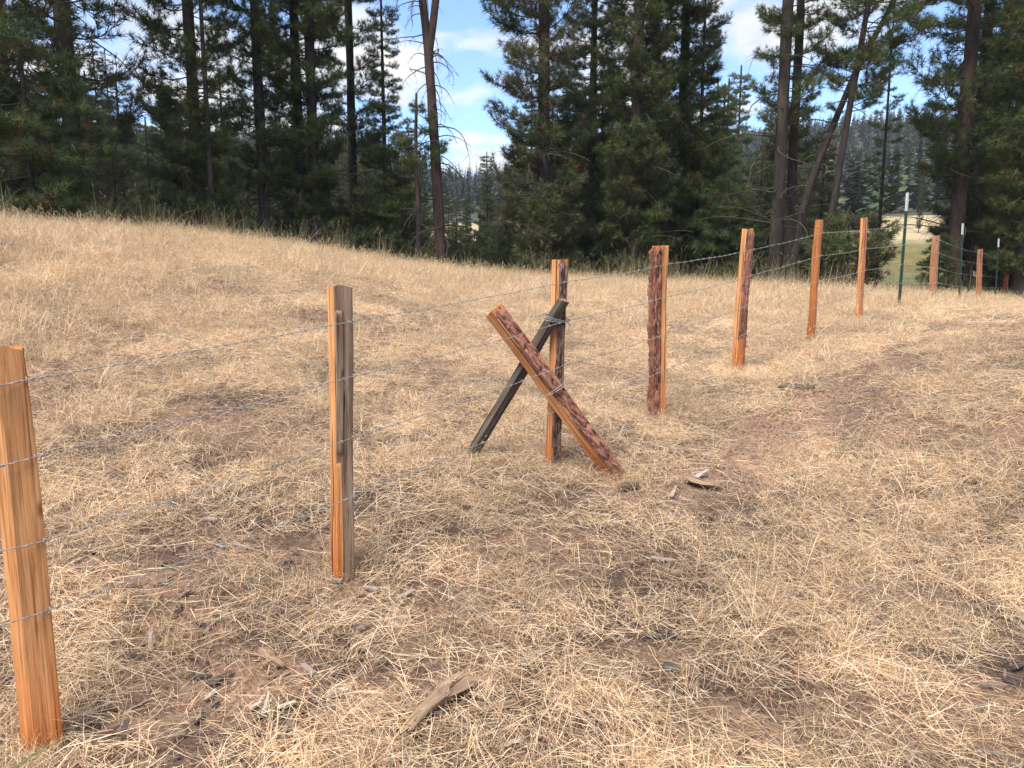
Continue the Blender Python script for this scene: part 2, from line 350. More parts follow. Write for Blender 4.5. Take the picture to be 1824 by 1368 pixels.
def polar_sheet(rads, naz, name, m, colf=None):
    az = np.linspace(0, 2*math.pi, naz, endpoint=False)
    # finer towards the view direction
    az = az - 0.62*np.sin(az)
    X = rads[:, None]*np.sin(az)[None]; Y = rads[:, None]*np.cos(az)[None]
    Z = height(X.ravel(), Y.ravel()).reshape(X.shape)
    V = np.stack([X, Y, Z], -1).reshape(-1, 3)
    i = np.arange(len(rads)-1)[:, None]*naz; j = np.arange(naz)[None]; j2 = (j+1) % naz
    Fq = np.stack([i+j, i+naz+j, i+naz+j2, i+j2], -1).reshape(-1, 4)[:, ::-1]
    mb = MB(); mb.add(V, Fq, 0, colf(V) if colf is not None else None)
    return link(name, mb.mesh(name, m, smooth=True), None, kind='structure')
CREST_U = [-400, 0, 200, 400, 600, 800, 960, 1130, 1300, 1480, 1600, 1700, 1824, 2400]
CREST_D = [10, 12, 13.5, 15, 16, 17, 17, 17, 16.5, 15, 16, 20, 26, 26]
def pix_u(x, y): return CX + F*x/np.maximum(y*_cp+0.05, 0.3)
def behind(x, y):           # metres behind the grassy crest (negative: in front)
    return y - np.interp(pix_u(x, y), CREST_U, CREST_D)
def ground_col(V):
    x, y = V[:, 0], V[:, 1]; b = behind(x, y); r = np.hypot(x, y)
    u = pix_u(x, y)
    c = np.tile([1.0, 1.0, 1.0], (len(V), 1))
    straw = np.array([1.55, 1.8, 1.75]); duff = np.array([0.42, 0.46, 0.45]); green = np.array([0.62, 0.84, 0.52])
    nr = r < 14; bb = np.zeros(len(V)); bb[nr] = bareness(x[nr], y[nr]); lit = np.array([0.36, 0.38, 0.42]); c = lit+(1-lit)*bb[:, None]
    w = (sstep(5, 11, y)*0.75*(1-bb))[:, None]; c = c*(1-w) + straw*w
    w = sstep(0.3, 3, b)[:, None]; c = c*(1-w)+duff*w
    w = (sstep(18, 24, y)*sstep(1480, 1560, u))[:, None]; c = c*(1-w)+np.array([0.72, 1.1, 0.85])*w
    gs = (sstep(42, 55, r)*(1-sstep(78, 95, r)))[:, None]; c = c*(1-gs)+green*gs
    gs = (sstep(78, 95, r))[:, None]; c = c*(1-gs)+np.array([1.45, 1.85, 1.65])*gs
    return c*(0.8+0.4*fbm(x*0.4, y*0.4, 7, 3))[:, None]
# bare, trampled places: (pixel, radius in metres, strength)
BARE = [(1290, 840, .36, 1), (1250, 870, .25, .7), (1390, 770, .36, .85), (1450, 735, .32, .7), (1500, 690, .3, .6), (1570, 650, .35, .6),
        (1800, 590, .45, .5), (1420, 750, .3, .7), (400, 525, .6, .75), (560, 560, .5, .8), (180, 590, .45, .6), (90, 735, .35, .9), (350, 745, .4, .8), (260, 660, .3, .6), (290, 1030, .2, .8), (160, 1020, .2, .7),
        (1000, 985, .35, .6), (930, 1000, .3, .5), (330, 1130, .22, .7), (430, 1200, .25, .8), (320, 1230, .25, .6), (680, 1250, .2, .8), (640, 1290, .18, .8), (780, 1130, .25, .6), (1540, 1290, .18, .7),
        (1320, 1290, .15, .7), (1700, 1230, .25, .7), (1500, 1060, .2, .5), (1640, 1060, .2, .6), (1760, 1300, .2, .6), (985, 835, .22, .7), (1110, 865, .22, .8), (845, 820, .2, .6), (760, 700, .5, .4), (700, 590, .5, .5), (1080, 660, .5, .4)]
BP = np.array([tuple(gp(u, v)[:2])+(rad, s) for u, v, rad, s in BARE])
RUTS = [([(1130, 905), (1290, 840), (1400, 765), (1500, 690), (1580, 640), (1660, 597), (1750, 566)], .22, 0.88), ([(1640, 700), (1720, 630), (1790, 592), (1880, 566)], .26, 0.75)]
RUTP = [(np.array([gp(u, v)[:2] for u, v in pts]), w, k) for pts, w, k in RUTS]
def seg_dist(x, y, P):
    d = np.full(len(x), 1e9)
    for a, b in zip(P[:-1], P[1:]):
        e = b-a; t = np.clip(((x-a[0])*e[0]+(y-a[1])*e[1])/(e@e), 0, 1); d = np.minimum(d, np.hypot(x-a[0]-t*e[0], y-a[1]-t*e[1]))
    return d
def bareness(x, y):
    w = fbm(x*1.7, y*1.7, 2.2, 3)-0.5; w2 = fbm(x*5, y*5, 6.2, 2)-0.5
    m = np.zeros(len(x))
    for bx, by, rad, s in BP:
        d = np.hypot((x-bx)*0.8, (y-by)*1.0)/rad + w*1.6 + w2*0.7; m = np.maximum(m, s*(1-sstep(0.55, 1.15, d)))
    for P, wd, k in RUTP: m = np.maximum(m, k*(1-sstep(0.5, 1.2, seg_dist(x, y, P)/wd+w*1.5+w2*0.8)))
    m = np.maximum(m, 0.6*sstep(0.58, 0.68, fbm(x*1.4+3, y*1.4+9, 3.3, 4)))
    return m
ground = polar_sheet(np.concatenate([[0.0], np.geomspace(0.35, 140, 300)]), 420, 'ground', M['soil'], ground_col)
hill = polar_sheet(np.concatenate([[132.0, 137.0], np.geomspace(139, 1600, 60)]), 300, 'hillside', M['hill'])
for v in hill.data.vertices:
    if v.co.x**2+v.co.y**2 < 138.5**2: v.co.z -= 1.2

# ------------------------------------------------------------------ grass protos and scatter
STRAW = np.array([[0.82, 0.61, 0.39], [0.67, 0.46, 0.28], [0.92, 0.745, 0.53], [0.38, 0.225, 0.135], [0.29, 0.21, 0.165], [0.77, 0.515, 0.285]])
def ribbons(mb, base, az, el, ln, wd, curl, cols, segs=3, r=RS):
    nb = len(az); P = base.copy(); pts = [P.copy()]; e = el.copy(); a = az.copy(); turn = r.normal(0, 0.25, nb)
    for s in range(segs):
        d = np.stack([np.cos(a)*np.cos(e), np.sin(a)*np.cos(e), np.sin(e)], 1); P = P + d*(ln/segs)[:, None]; pts.append(P.copy()); e = e + curl/segs; a = a + turn/segs
    pts = np.stack(pts, 1)
    roll = r.uniform(0, math.pi, nb)
    side = np.stack([-np.sin(az)*np.cos(roll), np.cos(az)*np.cos(roll), np.sin(roll)], 1)
    taper = np.array([1.0, 0.95, 0.75, 0.12] if segs == 3 else list(np.linspace(1, 0.15, segs+1)))
    off = side[:, None, :]*(wd[:, None]*taper[None]*0.5)[..., None]
    V = np.stack([pts-off, pts+off], 2).reshape(-1, 3)
    b0 = np.arange(nb)[:, None]*(segs+1)*2; s0 = np.arange(segs)[None]*2
    q = np.stack([b0+s0, b0+s0+1, b0+s0+3, b0+s0+2], -1).reshape(-1, 4)
    mb.add(V, q, 0, np.repeat(cols, (segs+1)*2, 0)); return pts
def pick(nb, r, var=0.18, pal=STRAW, p=None):
    c = pal[r.choice(len(pal), nb, p=p)]; return c*r.uniform(1-var, 1+var, (nb, 1))
def disc(nb, R, r):
    a = r.uniform(0, 2*math.pi, nb); q = R*np.sqrt(r.uniform(0, 1, nb)); return np.stack([q*np.cos(a), q*np.sin(a), np.zeros(nb)], 1)
def seedheads(mb, tips, r, ln=0.03, wd=0.005, col=(0.6, 0.46, 0.27)):
    for p in tips:
        d = r.normal(0, 1, 3); d[2] = abs(d[2])+0.8; d /= np.linalg.norm(d)
        for k in range(4):
            s = r.normal(0, 1, 3); s -= d*np.dot(s, d); s /= np.linalg.norm(s); q = p + d*ln*(k-1)*0.5
            mb.add(np.array([q-s*wd*0.4, q+s*wd*0.4, q+d*ln*0.7+s*wd*1.3]), [[0, 1, 2]], 0, np.array(col)*r.uniform(0.8, 1.15))
PROTO = bpy.data.collections.new('grass_clumps')     # source shapes, used only through the scatter nodes
SETS = {}
def proto(kind, i, mb):
    m = mb.mesh(kind, M['straw']); o = bpy.data.objects.new('%s_%02d' % (kind, i), m)
    SETS.setdefault(kind, bpy.data.collections.new('%s_clumps' % kind)).objects.link(o)
r = np.random.RandomState(11)
LIT = np.array([[0.11, 0.080, 0.068], [0.20, 0.14, 0.11], [0.42, 0.30, 0.205], [0.065, 0.05, 0.046], [0.33, 0.27, 0.235], [0.62, 0.47, 0.32]])
def add_straw(mb, nb, R, r, aligned, bright):
    b = disc(nb, R, r); az = (r.normal(0, 0.8, nb) if aligned else r.uniform(0, 6.28, nb)) + (r.uniform(0, 1, nb) < 0.5)*math.pi
    lg = r.uniform(0, 1, nb) < 0.14; ln = np.where(lg, r.uniform(0.16, 0.34, nb), r.uniform(0.03, 0.16, nb)); el = np.where(lg, r.normal(0.04, 0.10, nb), np.abs(r.normal(0.05, 0.33, nb)))
    b[:, 0] -= np.cos(az)*ln*0.4; b[:, 1] -= np.sin(az)*ln*0.4; b[:, 2] = r.uniform(0.002, 0.04, nb)
    p = np.array([.24, .20, .24, .11, .08, .13]) if bright else np.array([.18, .2, .16, .18, .14, .14])
    ribbons(mb, b, az, el, ln, np.where(lg, r.uniform(0.0012, 0.0022, nb), r.uniform(0.0009, 0.0020, nb)), r.normal(-0.25, 0.55, nb), pick(nb, r, 0.2, STRAW, p/p.sum()), r=r)
def add_tuft(mb, r, c, nb=40, h=0.22):
    b = disc(nb, 0.035, r)+c; az = r.uniform(0, 6.28, nb); el = np.clip(r.normal(0.95, 0.35, nb), 0.1, 1.5)
    pts = ribbons(mb, b, az, el, r.uniform(0.3*h, h, nb), r.uniform(0.0012, 0.0026, nb), r.normal(-0.8, 0.6, nb), pick(nb, r), r=r); seedheads(mb, pts[:6, -1], r)
def add_fine(mb, nb, R, r):
    b = disc(nb, R, r); b[:, 2] = r.uniform(0.0, 0.012, nb)
    ribbons(mb, b, r.uniform(0, 6.28, nb), r.normal(0.05, 0.2, nb), r.uniform(0.02, 0.12, nb), r.uniform(0.0009, 0.0020, nb), r.normal(0, 0.5, nb), pick(nb, r, 0.25, np.concatenate([STRAW, LIT]), None), segs=2, r=r)
def add_litter(mb, nb, R, r, crumbs):
    add_fine(mb, 170 if crumbs < 50 else 80, R, r)
    b = disc(nb, R, r); b[:, 2] = r.uniform(0.0, 0.018, nb)
    ribbons(mb, b, r.uniform(0, 6.28, nb), r.normal(0, 0.22, nb), r.uniform(0.012, 0.09, nb), r.uniform(0.0018, 0.0055, nb), r.normal(0, 0.7, nb), pick(nb, r, 0.25, LIT, [.18, .2, .22, .14, .1, .16]), segs=2, r=r)
    for q in range(crumbs):
        c = disc(1, R, r)[0]; s = r.uniform(0.002, 0.007); V = c + r.normal(0, 1, (4, 3))*s*[1, 1, 0.6]+[0, 0, s*0.6]
        mb.add(V, [[0, 1, 2], [0, 2, 3], [0, 3, 1], [1, 3, 2]], 0, np.array([0.10, 0.07, 0.055])*r.uniform(0.5, 1.9))
NV = 5
for lv, (ns, nl, ncr, ntf) in enumerate([(16, 70, 50, 0), (150, 140, 40, 1), (300, 120, 24, 3), (430, 90, 10, 4), (640, 60, 4, 5)]):
    for v in range(NV):    # tiles of sod from nearly bare soil to thick flattened straw
        mb = MB(); add_litter(mb, nl, 0.23, r, ncr); add_straw(mb, ns, 0.23, r, v < 3, lv > 1)
        for q in range(ntf): add_tuft(mb, r, disc(1, 0.2, r)[0], 24, r.uniform(0.08, 0.22))
        for q in range((70, 30, 8, 0, 0)[lv]):     # clods of dry soil
            c = disc(1, 0.23, r)[0]; sz = r.uniform(0.003, 0.014)*r.uniform(0.5, 1.2); V = np.array([[1, 0, 0], [-1, 0, 0], [0, 1, 0], [0, -1, 0], [0, 0, 0.8], [0, 0, -0.5]])*sz*r.uniform(0.6, 1.3, (6, 3))+c
            mb.add(V, [[0, 2, 4], [2, 1, 4], [1, 3, 4], [3, 0, 4]], 0, np.array([0.30, 0.185, 0.13])*r.uniform(0.6, 1.25))
        proto('sod', lv*NV+v, mb)
for i in range(8):        # upright thin field grass
    mb = MB(); nb = 190; b = disc(nb, 0.27, r); az = r.uniform(0, 2*math.pi, nb); el = np.clip(r.normal(1.15, 0.28, nb), 0.3, 1.55)
    ln = r.uniform(0.10, 0.34, nb)
    pts = ribbons(mb, b, az, el, ln, r.uniform(0.0016, 0.0036, nb), r.normal(-0.7, 0.5, nb), pick(nb, r, p=[.26, .24, .26, .07, .05, .12]), r=r)
    seedheads(mb, pts[:34, -1], r, 0.04, 0.007)
    proto('field', i, mb)
for i in range(8):        # rooted bunches with seed heads
    mb = MB()
    for q in range(r.randint(1, 4)): add_tuft(mb, r, disc(1, 0.10, r)[0], 60, r.uniform(0.16, 0.30))
    nb = 5; b = disc(nb, 0.05, r); pts = ribbons(mb, b, r.uniform(0, 6.28, nb), r.uniform(0.9, 1.5, nb), r.uniform(0.26, 0.42, nb), np.full(nb, 0.0016), r.normal(-0.5, 0.4, nb), pick(nb, r), segs=4, r=r); seedheads(mb, pts[:, -1], r, 0.045, 0.006)
    proto('tuft', i, mb)
GREEN = np.array([[0.16, 0.16, 0.085], [0.12, 0.13, 0.07], [0.24, 0.20, 0.10], [0.42, 0.32, 0.17]])
for i in range(6):        # tall grey-green bunch grass behind the crest
    mb = MB(); nb = 34; b = disc(nb, 0.14, r); az = r.uniform(0, 6.28, nb); el = np.clip(r.normal(1.33, 0.16, nb), 0.7, 1.57)
    ln = r.uniform(0.3, 0.85, nb)
    pts = ribbons(mb, b, az, el, ln, r.uniform(0.004, 0.008, nb), r.normal(-0.4, 0.35, nb), pick(nb, r, 0.2, GREEN), r=r)
    seedheads(mb, pts[:9, -1], r, 0.07, 0.01, (0.22, 0.19, 0.10))
    proto('tall', i, mb)

def scatter(name, kind, pts, rot, scl, idx, label, cat):
    m = bpy.data.meshes.new(name); m.vertices.add(len(pts)); m.vertices.foreach_set('co', pts.astype(np.float32).ravel())
    a = m.attributes.new('rot', 'FLOAT_VECTOR', 'POINT'); a.data.foreach_set('vector', rot.astype(np.float32).ravel())
    a = m.attributes.new('scl', 'FLOAT', 'POINT'); a.data.foreach_set('value', scl.astype(np.float32))
    a = m.attributes.new('idx', 'INT', 'POINT'); a.data.foreach_set('value', idx.astype(np.int32))
    o = link(name, m, None, kind='stuff', label=label, category=cat)
    g = bpy.data.node_groups.new(name, 'GeometryNodeTree')
    g.interface.new_socket('Geometry', in_out='INPUT', socket_type='NodeSocketGeometry'); g.interface.new_socket('Geometry', in_out='OUTPUT', socket_type='NodeSocketGeometry')
    gi = g.nodes.new('NodeGroupInput'); go = g.nodes.new('NodeGroupOutput'); ip = g.nodes.new('GeometryNodeInstanceOnPoints')
    ci = g.nodes.new('GeometryNodeCollectionInfo'); ci.inputs[0].default_value = SETS[kind]; ci.inputs['Separate Children'].default_value = True; ci.inputs['Reset Children'].default_value = True
    def na(nm, dt):
        k = g.nodes.new('GeometryNodeInputNamedAttribute'); k.data_type = dt; k.inputs['Name'].default_value = nm; return k.outputs[0]
    g.links.new(gi.outputs[0], ip.inputs['Points']); g.links.new(ci.outputs[0], ip.inputs['Instance']); ip.inputs['Pick Instance'].default_value = True
    g.links.new(na('idx', 'INT'), ip.inputs['Instance Index'])
    er = g.nodes.new('FunctionNodeEulerToRotation'); g.links.new(na('rot', 'FLOAT_VECTOR'), er.inputs[0]); g.links.new(er.outputs[0], ip.inputs['Rotation'])
    g.links.new(na('scl', 'FLOAT'), ip.inputs['Scale']); g.links.new(ip.outputs[0], go.inputs[0])
    md = o.modifiers.new('scatter', 'NODES'); md.node_group = g
    return o
def wedge(nn, y0, y1, r, umin=-350, umax=2200, power=1.0):
    """random ground points over the fan of ground in front of the camera, even per square metre"""
    y = np.sqrt(r.uniform(y0**2, y1**2, nn)) if power == 1.0 else y0*(y1/y0)**r.uniform(0, 1, nn)
    a = (r.uniform(umin, umax, nn)-CX)/F; return a*y, y
def orient(x, y, r, tilt=0.05):
    e = 0.15; z = height(x, y); gx = (height(x+e, y)-z)/e; gy = (height(x, y+e)-z)/e
    yaw = r.uniform(0, 2*math.pi, len(x))
    # small rotation about X and Y matching the slope (XYZ euler applied before yaw: put slope in yawed axes)
    rx = np.arctan(gy*np.cos(yaw)-gx*np.sin(yaw)); ry = -np.arctan(gx*np.cos(yaw)+gy*np.sin(yaw))
    return z, np.stack([rx+r.normal(0, tilt, len(x)), ry+r.normal(0, tilt, len(x)), yaw], 1)
r = np.random.RandomState(23)
def keep(x, y, p, r):
    k = r.uniform(0, 1, len(x)) < p; return x[k], y[k]
def tiles(y0, y1, sp, r, umin=-260, umax=2080):
    """jittered grid of ground points over the fan of ground before the camera"""
    xs = np.arange(-30, 30, sp); ys = np.arange(y0, y1, sp); X, Y = np.meshgrid(xs, ys); x = X.ravel()+r.uniform(-.4, .4, X.size)*sp; y = Y.ravel()+r.uniform(-.4, .4, X.size)*sp
    u = CX+F*x/np.maximum(y*_cp+0.25, 0.3); k = (u > umin) & (u < umax); return x[k], y[k]
def sod_level(x, y):
    b = bareness(x, y); f = fbm(x*1.5+40, y*1.5, 5, 3); g = fbm(x*4.1, y*4.1+9, 1, 2)
    q = 0.60+1.3*(f-0.5)+1.5*(g-0.5)+0.08*sstep(3.2, 5, y)+0.16*sstep(1150, 1500, pix_u(x, y))*sstep(2.6, 4, y)
    return np.clip(np.floor(5*np.clip(q, 0.12, 0.99)*(1-b)), 0, 4)
def sod(name, y0, y1, sp, sc, label):
    x, y = tiles(y0, y1, sp, r); bh = behind(x, y); k = bh < 0.3; x, y = x[k], y[k]; lv = sod_level(x, y); z, ro = orient(x, y, r, 0.03)
    scatter(name, 'sod', np.stack([x, y, z+0.003], 1), ro, r.uniform(0.85, 1.15, len(x))*sc, (lv*NV+r.randint(0, NV, len(x))).astype(int), label, 'straw')
sod('dry_straw', 1.2, 8.0, 0.27, 1.0, 'flattened pale dry straw and litter matted over the near ground')
sod('straw_slope', 8.0, 20, 0.34, 1.2, 'flattened pale dry straw covering the farther slope up to the crest')
# field grass up to the crest
x, y = tiles(4.2, 30, 0.33, r); b = bareness(x, y); bh = behind(x, y); u = pix_u(x, y)
left = 1-sstep(900, 1250, u)
pr = (sstep(-7, -2.5, bh)*0.95 + 0.55*left*sstep(-14, -5, bh)*(0.2+0.8*sstep(0.4, 0.55, fbm(x*0.8, y*0.8, 12, 3))))*(1-sstep(0.6, 2.2, bh))*(1-0.85*b)
x, y = keep(x, y, np.clip(pr, 0, 1), r)
z, ro = orient(x, y, r); scatter('field_grass', 'field', np.stack([x, y, z-0.004], 1), ro, r.uniform(0.65, 1.05, len(x))*(1+0.2*sstep(-4, -1, behind(x, y))), r.randint(0, 8, len(x)), 'pale standing dry grass along the crest before the trees', 'grass')
x, y = tiles(1.7, 9.5, 0.42, r); b = bareness(x, y); g = fbm(x*0.9+5, y*0.9+2, 15, 3); x, y = keep(x, y, (0.10+0.75*sstep(0.5, 0.62, g))*(1-b), r)
z, ro = orient(x, y, r, 0.12); scatter('standing_tufts', 'tuft', np.stack([x, y, z-0.004], 1), ro, r.uniform(0.7, 1.35, len(x)), r.randint(0, 8, len(x)), 'rooted tufts of dry grass standing out of the trampled straw', 'grass')
fx = [unproj(u, v, d) for u, v, d, _, _ in POSTS]+[unproj(u, v, d) for u, v, d in FAR]+[gp(843, 810), gp(1096, 848)]
x = np.concatenate([[q[0]+0.11*math.cos(t)*r.uniform(.8, 1.5) for t in r.uniform(0, 6.28, 6)] for q in fx]); y = np.concatenate([[q[1]+0.13*math.sin(t)*r.uniform(.8, 1.5) for t in r.uniform(0, 6.28, 6)] for q in fx])
z, ro = orient(x, y, r); scatter('post_foot_grass', 'field', np.stack([x, y, z-0.004], 1), ro, r.uniform(0.28, 0.5, len(x)), r.randint(0, 8, len(x)), 'short dry grass gathered round the feet of the posts', 'grass')
# tall grey-green grass along the wood edge
x, y = wedge(16000, 8, 34, r); bh = behind(x, y); u = pix_u(x, y)
pr = 0.6*sstep(-0.9, 0.4, bh)*(1-sstep(2.5, 5, bh))*(0.15+0.85*sstep(0.42, 0.58, fbm(x*0.9, y*0.9, 8, 2)))*np.where(u > 1480, 0.35, 1)
x, y = keep(x, y, pr, r)
z, ro = orient(x, y, r); scatter('tall_grass', 'tall', np.stack([x, y, z-0.01], 1), ro, r.uniform(0.55, 1.3, len(x)), r.randint(0, 6, len(x)), 'tall grey green bunch grass growing under the edge of the trees', 'grass')

# ------------------------------------------------------------------ fence posts
CAMXY = CAM[:2]
def loft_post(ht, poly, mats, wob, seed, below=0.12, slant=0.0, amp=0.0042, endr=None, bottom=False):
    """split-wood prism: poly = corners CCW in the local XY plane, mats = index per side; returns MB, side sampler"""
    rr = np.random.RandomState(seed); poly = np.array(poly, float); k = len(poly); S = 7
    zs = np.arange(-below, ht+1e-6, 0.022); zs[-1] = ht
    P, side, tpar = [], [], []
    for i in range(k):
        a, b2 = poly[i], poly[(i+1) % k]; e = np.linalg.norm(b2-a)
        c = min(0.12, 0.004/e)
        for t in np.concatenate([[c], np.linspace(0.12, 0.88, S-2), [1-c]]): P.append(a+(b2-a)*t); side.append(i); tpar.append(t)
    P = np.array(P); side = np.array(side); tpar = np.array(tpar); m = len(P)
    cen = poly.mean(0)
    nrm = []
    for i in range(k):
        e = poly[(i+1) % k]-poly[i]; q = np.array([e[1], -e[0]]); q /= np.linalg.norm(q); nrm.append(q if np.dot(q, poly[i]-cen) > 0 else -q)
    nrm = np.array(nrm)[side]
    V = np.zeros((len(zs), m, 3))
    o = seed*3.71
    for j, z in enumerate(zs):
        w = np.array([fbm(z*1.3+o, 0.3, 0, 2)-0.5, fbm(z*1.3+o, 7.3, 0, 2)-0.5])*wob
        sc = 1 + 0.20*(fbm(z*1.9+o, 3.9, 0, 3)-0.5)
        q = P*sc + w
        dsp = amp*((vnoise(P[:, 0]*160+o, P[:, 1]*160, z*3.0)-0.5)*2 + (fbm(P[:, 0]*40+o, P[:, 1]*40, z*2.2, 2)-0.5)*2.5)
        q = q + nrm*dsp[:, None]
        zt = z
        if j == len(zs)-1: zt = z + slant*P[:, 0] + 0.016*(vnoise(P[:, 0]*70+o, P[:, 1]*70, 3)-0.5) + 0.012*(vnoise(P[:, 0]*22+o, P[:, 1]*22, 5)-0.5)
        V[j] = np.concatenate([q, np.broadcast_to(zt, (m,))[:, None]], 1)
    mb = MB(); nz = len(zs)
    i = np.arange(nz-1)[:, None]*m; j = np.arange(m)[None]; j2 = (j+1) % m
    Fq = np.stack([i+j, i+j2, i+m+j2, i+m+j], -1).reshape(-1, 4)
    mi = np.broadcast_to(np.array(mats)[side][None], (nz-1, m)).ravel()
    mb.add(V.reshape(-1, 3), Fq, mi)
    c = V[-1].mean(0); a = np.arange(m); mb.add(np.concatenate([V[-1], c[None]]), np.stack([a, (a+1) % m, np.full(m, m)], 1), endr if endr is not None else mats[0])
    c = V[0].mean(0); mb.add(np.concatenate([V[0], c[None]]), np.stack([(a+1) % m, a, np.full(m, m)], 1), endr if endr is not None else mats[0])
    def sample(i, t, z):     # point and normal on side i
        idx = np.where(side == i)[0]; jz = int(np.clip(np.searchsorted(zs, z), 0, nz-1))
        q0, q1 = V[jz, idx[0]], V[jz, idx[-1]]; e = q1-q0; nn = nrm[idx[0]]
        p = q0+e*t; return np.array([p[0], p[1], z]), np.array([nn[0], nn[1], 0])
    return mb, sample, zs
def bark_sheet(sample, i, z0, z1, th, seed, ragged=0.20, t0=-0.10, t1=1.10, mi=0, nt=16, dz=0.009, groove=1.0):
    """thick ridged bark lying on side i, ragged along its edges"""
    zs = np.arange(z0, z1+1e-6, dz); ts = np.linspace(t0, t1, nt); V = []; C = []
    o = seed*1.93; nn = None
    for z in zs:
        for t in ts:
            p, nn = sample(i, t, z)
            plates = fbm(t*4.4+o+0.8*float(fbm(z*9, o, 0, 2)), z*17+o+2.0*t, 0.4, 4)
            rid = 1-abs(2*float(vnoise(t*4.0+o+1.3*float(vnoise(z*11, o)), z*11, 2.0))-1)
            hq = (0.42+0.9*(plates-0.42)*2)*3; hq = (math.floor(hq)+float(sstep(0.55, 0.95, hq-math.floor(hq))))/3; hgt = float(np.clip(hq - 0.6*groove*max(0, rid-0.66)*2.4, 0.0, 1.3))
            ed = min(t-t0, t1-t)-ragged*float(fbm(z*9+o, 2.0 if t < 0.5 else 8.0, 0, 3)); ev = min(z-z0, z1-z)-0.05*float(fbm(t*6+o, 4.4, 0, 2))
            k = float(sstep(-0.01, 0.03, ed)*sstep(-0.02, 0.01, ev))
            V.append(p+nn*(-0.004*(1-k)+k*(0.003+th*hgt))); C.append((hgt*k,)*3)
    m = len(ts); a = np.arange(len(zs)-1)[:, None]*m; b2 = np.arange(m-1)[None]
    q = np.stack([a+b2, a+b2+1, a+b2+m+1, a+b2+m], -1).reshape(-1, 4)
    mb = MB(); mb.add(np.array(V), q, mi, np.array(C)); return mb
def staple_mesh():
    mb = MB(); P = [(0, 0.002, 0.009), (0, -0.005, 0.009), (0, -0.0085, 0.004), (0, -0.0085, -0.004), (0, -0.005, -0.009), (0, 0.002, -0.009)]
    tube(mb, P, 0.0018, 5); return mb.mesh('staple', M['wire'], smooth=True, color=False)
STAPLE = staple_mesh()
WIRE_H = [1.23, 0.975, 0.685, 0.40]
ATT = []          # attachment points of the four strands for every post
def place(o, base, top, face=None):
    """orient object so that local Z runs from base to top and local -Y faces the camera"""
    base, top = np.array(base, float), np.array(top, float); zax = (top-base); zax /= np.linalg.norm(zax)
    f = CAM-base if face is None else np.array(face, float); f = f - zax*np.dot(f, zax); f /= np.linalg.norm(f); yax = -f; xax = np.cross(yax, zax)
    mtx = Matrix(((xax[0], yax[0], zax[0], base[0]), (xax[1], yax[1], zax[1], base[1]), (xax[2], yax[2], zax[2], base[2]), (0, 0, 0, 1)))
    o.matrix_world = mtx; o.location = mtx.to_translation(); return mtx
# cross-sections: corners CCW seen from above with the camera at -Y
# sides: index -> material;   bark: list of (side, z0, z1, thickness, material, t0, t1)
PD = [
 dict(label='nearest fence post of fresh orange split cedar at the edge of the grass', w=.112, poly=[(-.5, -.12), (-.22, -.42), (.5, -.36), (.46, .35), (-.4, .4)], side=['cedar', 'cedar', 'cedar_red', 'cedar', 'cedar'], wob=.02, slant=-.15, end='cedar_red', wires=[1.255, 1.005, .725, .49],
      bark=[(0, 1.22, 1.40, .010, 'bark_brown')]),
 dict(label='square fence post with weathered grey face and orange lower corner beside the crossed braces', w=.108, poly=[(-.5, -.02), (-.27, -.45), (.5, -.3), (.42, .45), (-.35, .5)], side=['cedar', 'grey', 'grey', 'cedar', 'cedar'], wob=.022, slant=-.02, end='grey', bark=[]),
 dict(label='fence post with dark bark side that the two crossed braces are tied to', w=.102, poly=[(-.5, -.1), (-.08, -.5), (.5, -.3), (.45, .45), (-.4, .4)], side=['cedar', 'bark_brown', 'bark_brown', 'cedar', 'cedar'], wob=.018, slant=0, end='cedar_red',
      bark=[(1, .0, 1.36, .026, 'bark_brown')]),
 dict(label='thick fence post covered in red bark with a bright orange strip down one edge', w=.125, poly=[(-.5, -.05), (-.35, -.38), (.18, -.45), (.5, -.2), (.45, .4), (-.4, .45)], side=['bark_red', 'bark_red', 'cedar', 'cedar', 'cedar', 'cedar'], wob=.028, slant=0, end='cedar_red',
      bark=[(1, .0, 1.38, .034, 'bark_red'), (0, .0, 1.38, .03, 'bark_red')]),
 dict(label='rough round topped fence post with flaking brown bark, fifth along the wire', w=.112, poly=[(-.5, .0), (-.12, -.46), (.45, -.32), (.5, .2), (.1, .5), (-.4, .4)], side=['cedar', 'bark_brown', 'bark_brown', 'cedar', 'cedar', 'cedar'], wob=.03, slant=-.03, end='cedar_red',
      bark=[(1, .35, 1.46, .014, 'bark_red'), (2, .1, 1.46, .014, 'bark_red')]),
 dict(label='smooth reddish cedar fence post with a small white mark near its top', w=.088, poly=[(-.5, -.3), (.28, -.42), (.5, -.1), (.4, .45), (-.4, .4)], side=['cedar_red', 'cedar_dull', 'cedar_red', 'cedar_red', 'cedar_red'], wob=.02, slant=0, end='cedar_dull', bark=[]),
 dict(label='slim tan cedar fence post standing just before the tall green steel post', w=.088, poly=[(-.5, -.1), (-.05, -.42), (.5, -.2), (.4, .45), (-.4, .4)], side=['cedar', 'cedar_dull', 'cedar_red', 'cedar', 'cedar'], wob=.016, slant=0, end='cedar_dull', bark=[]),
]
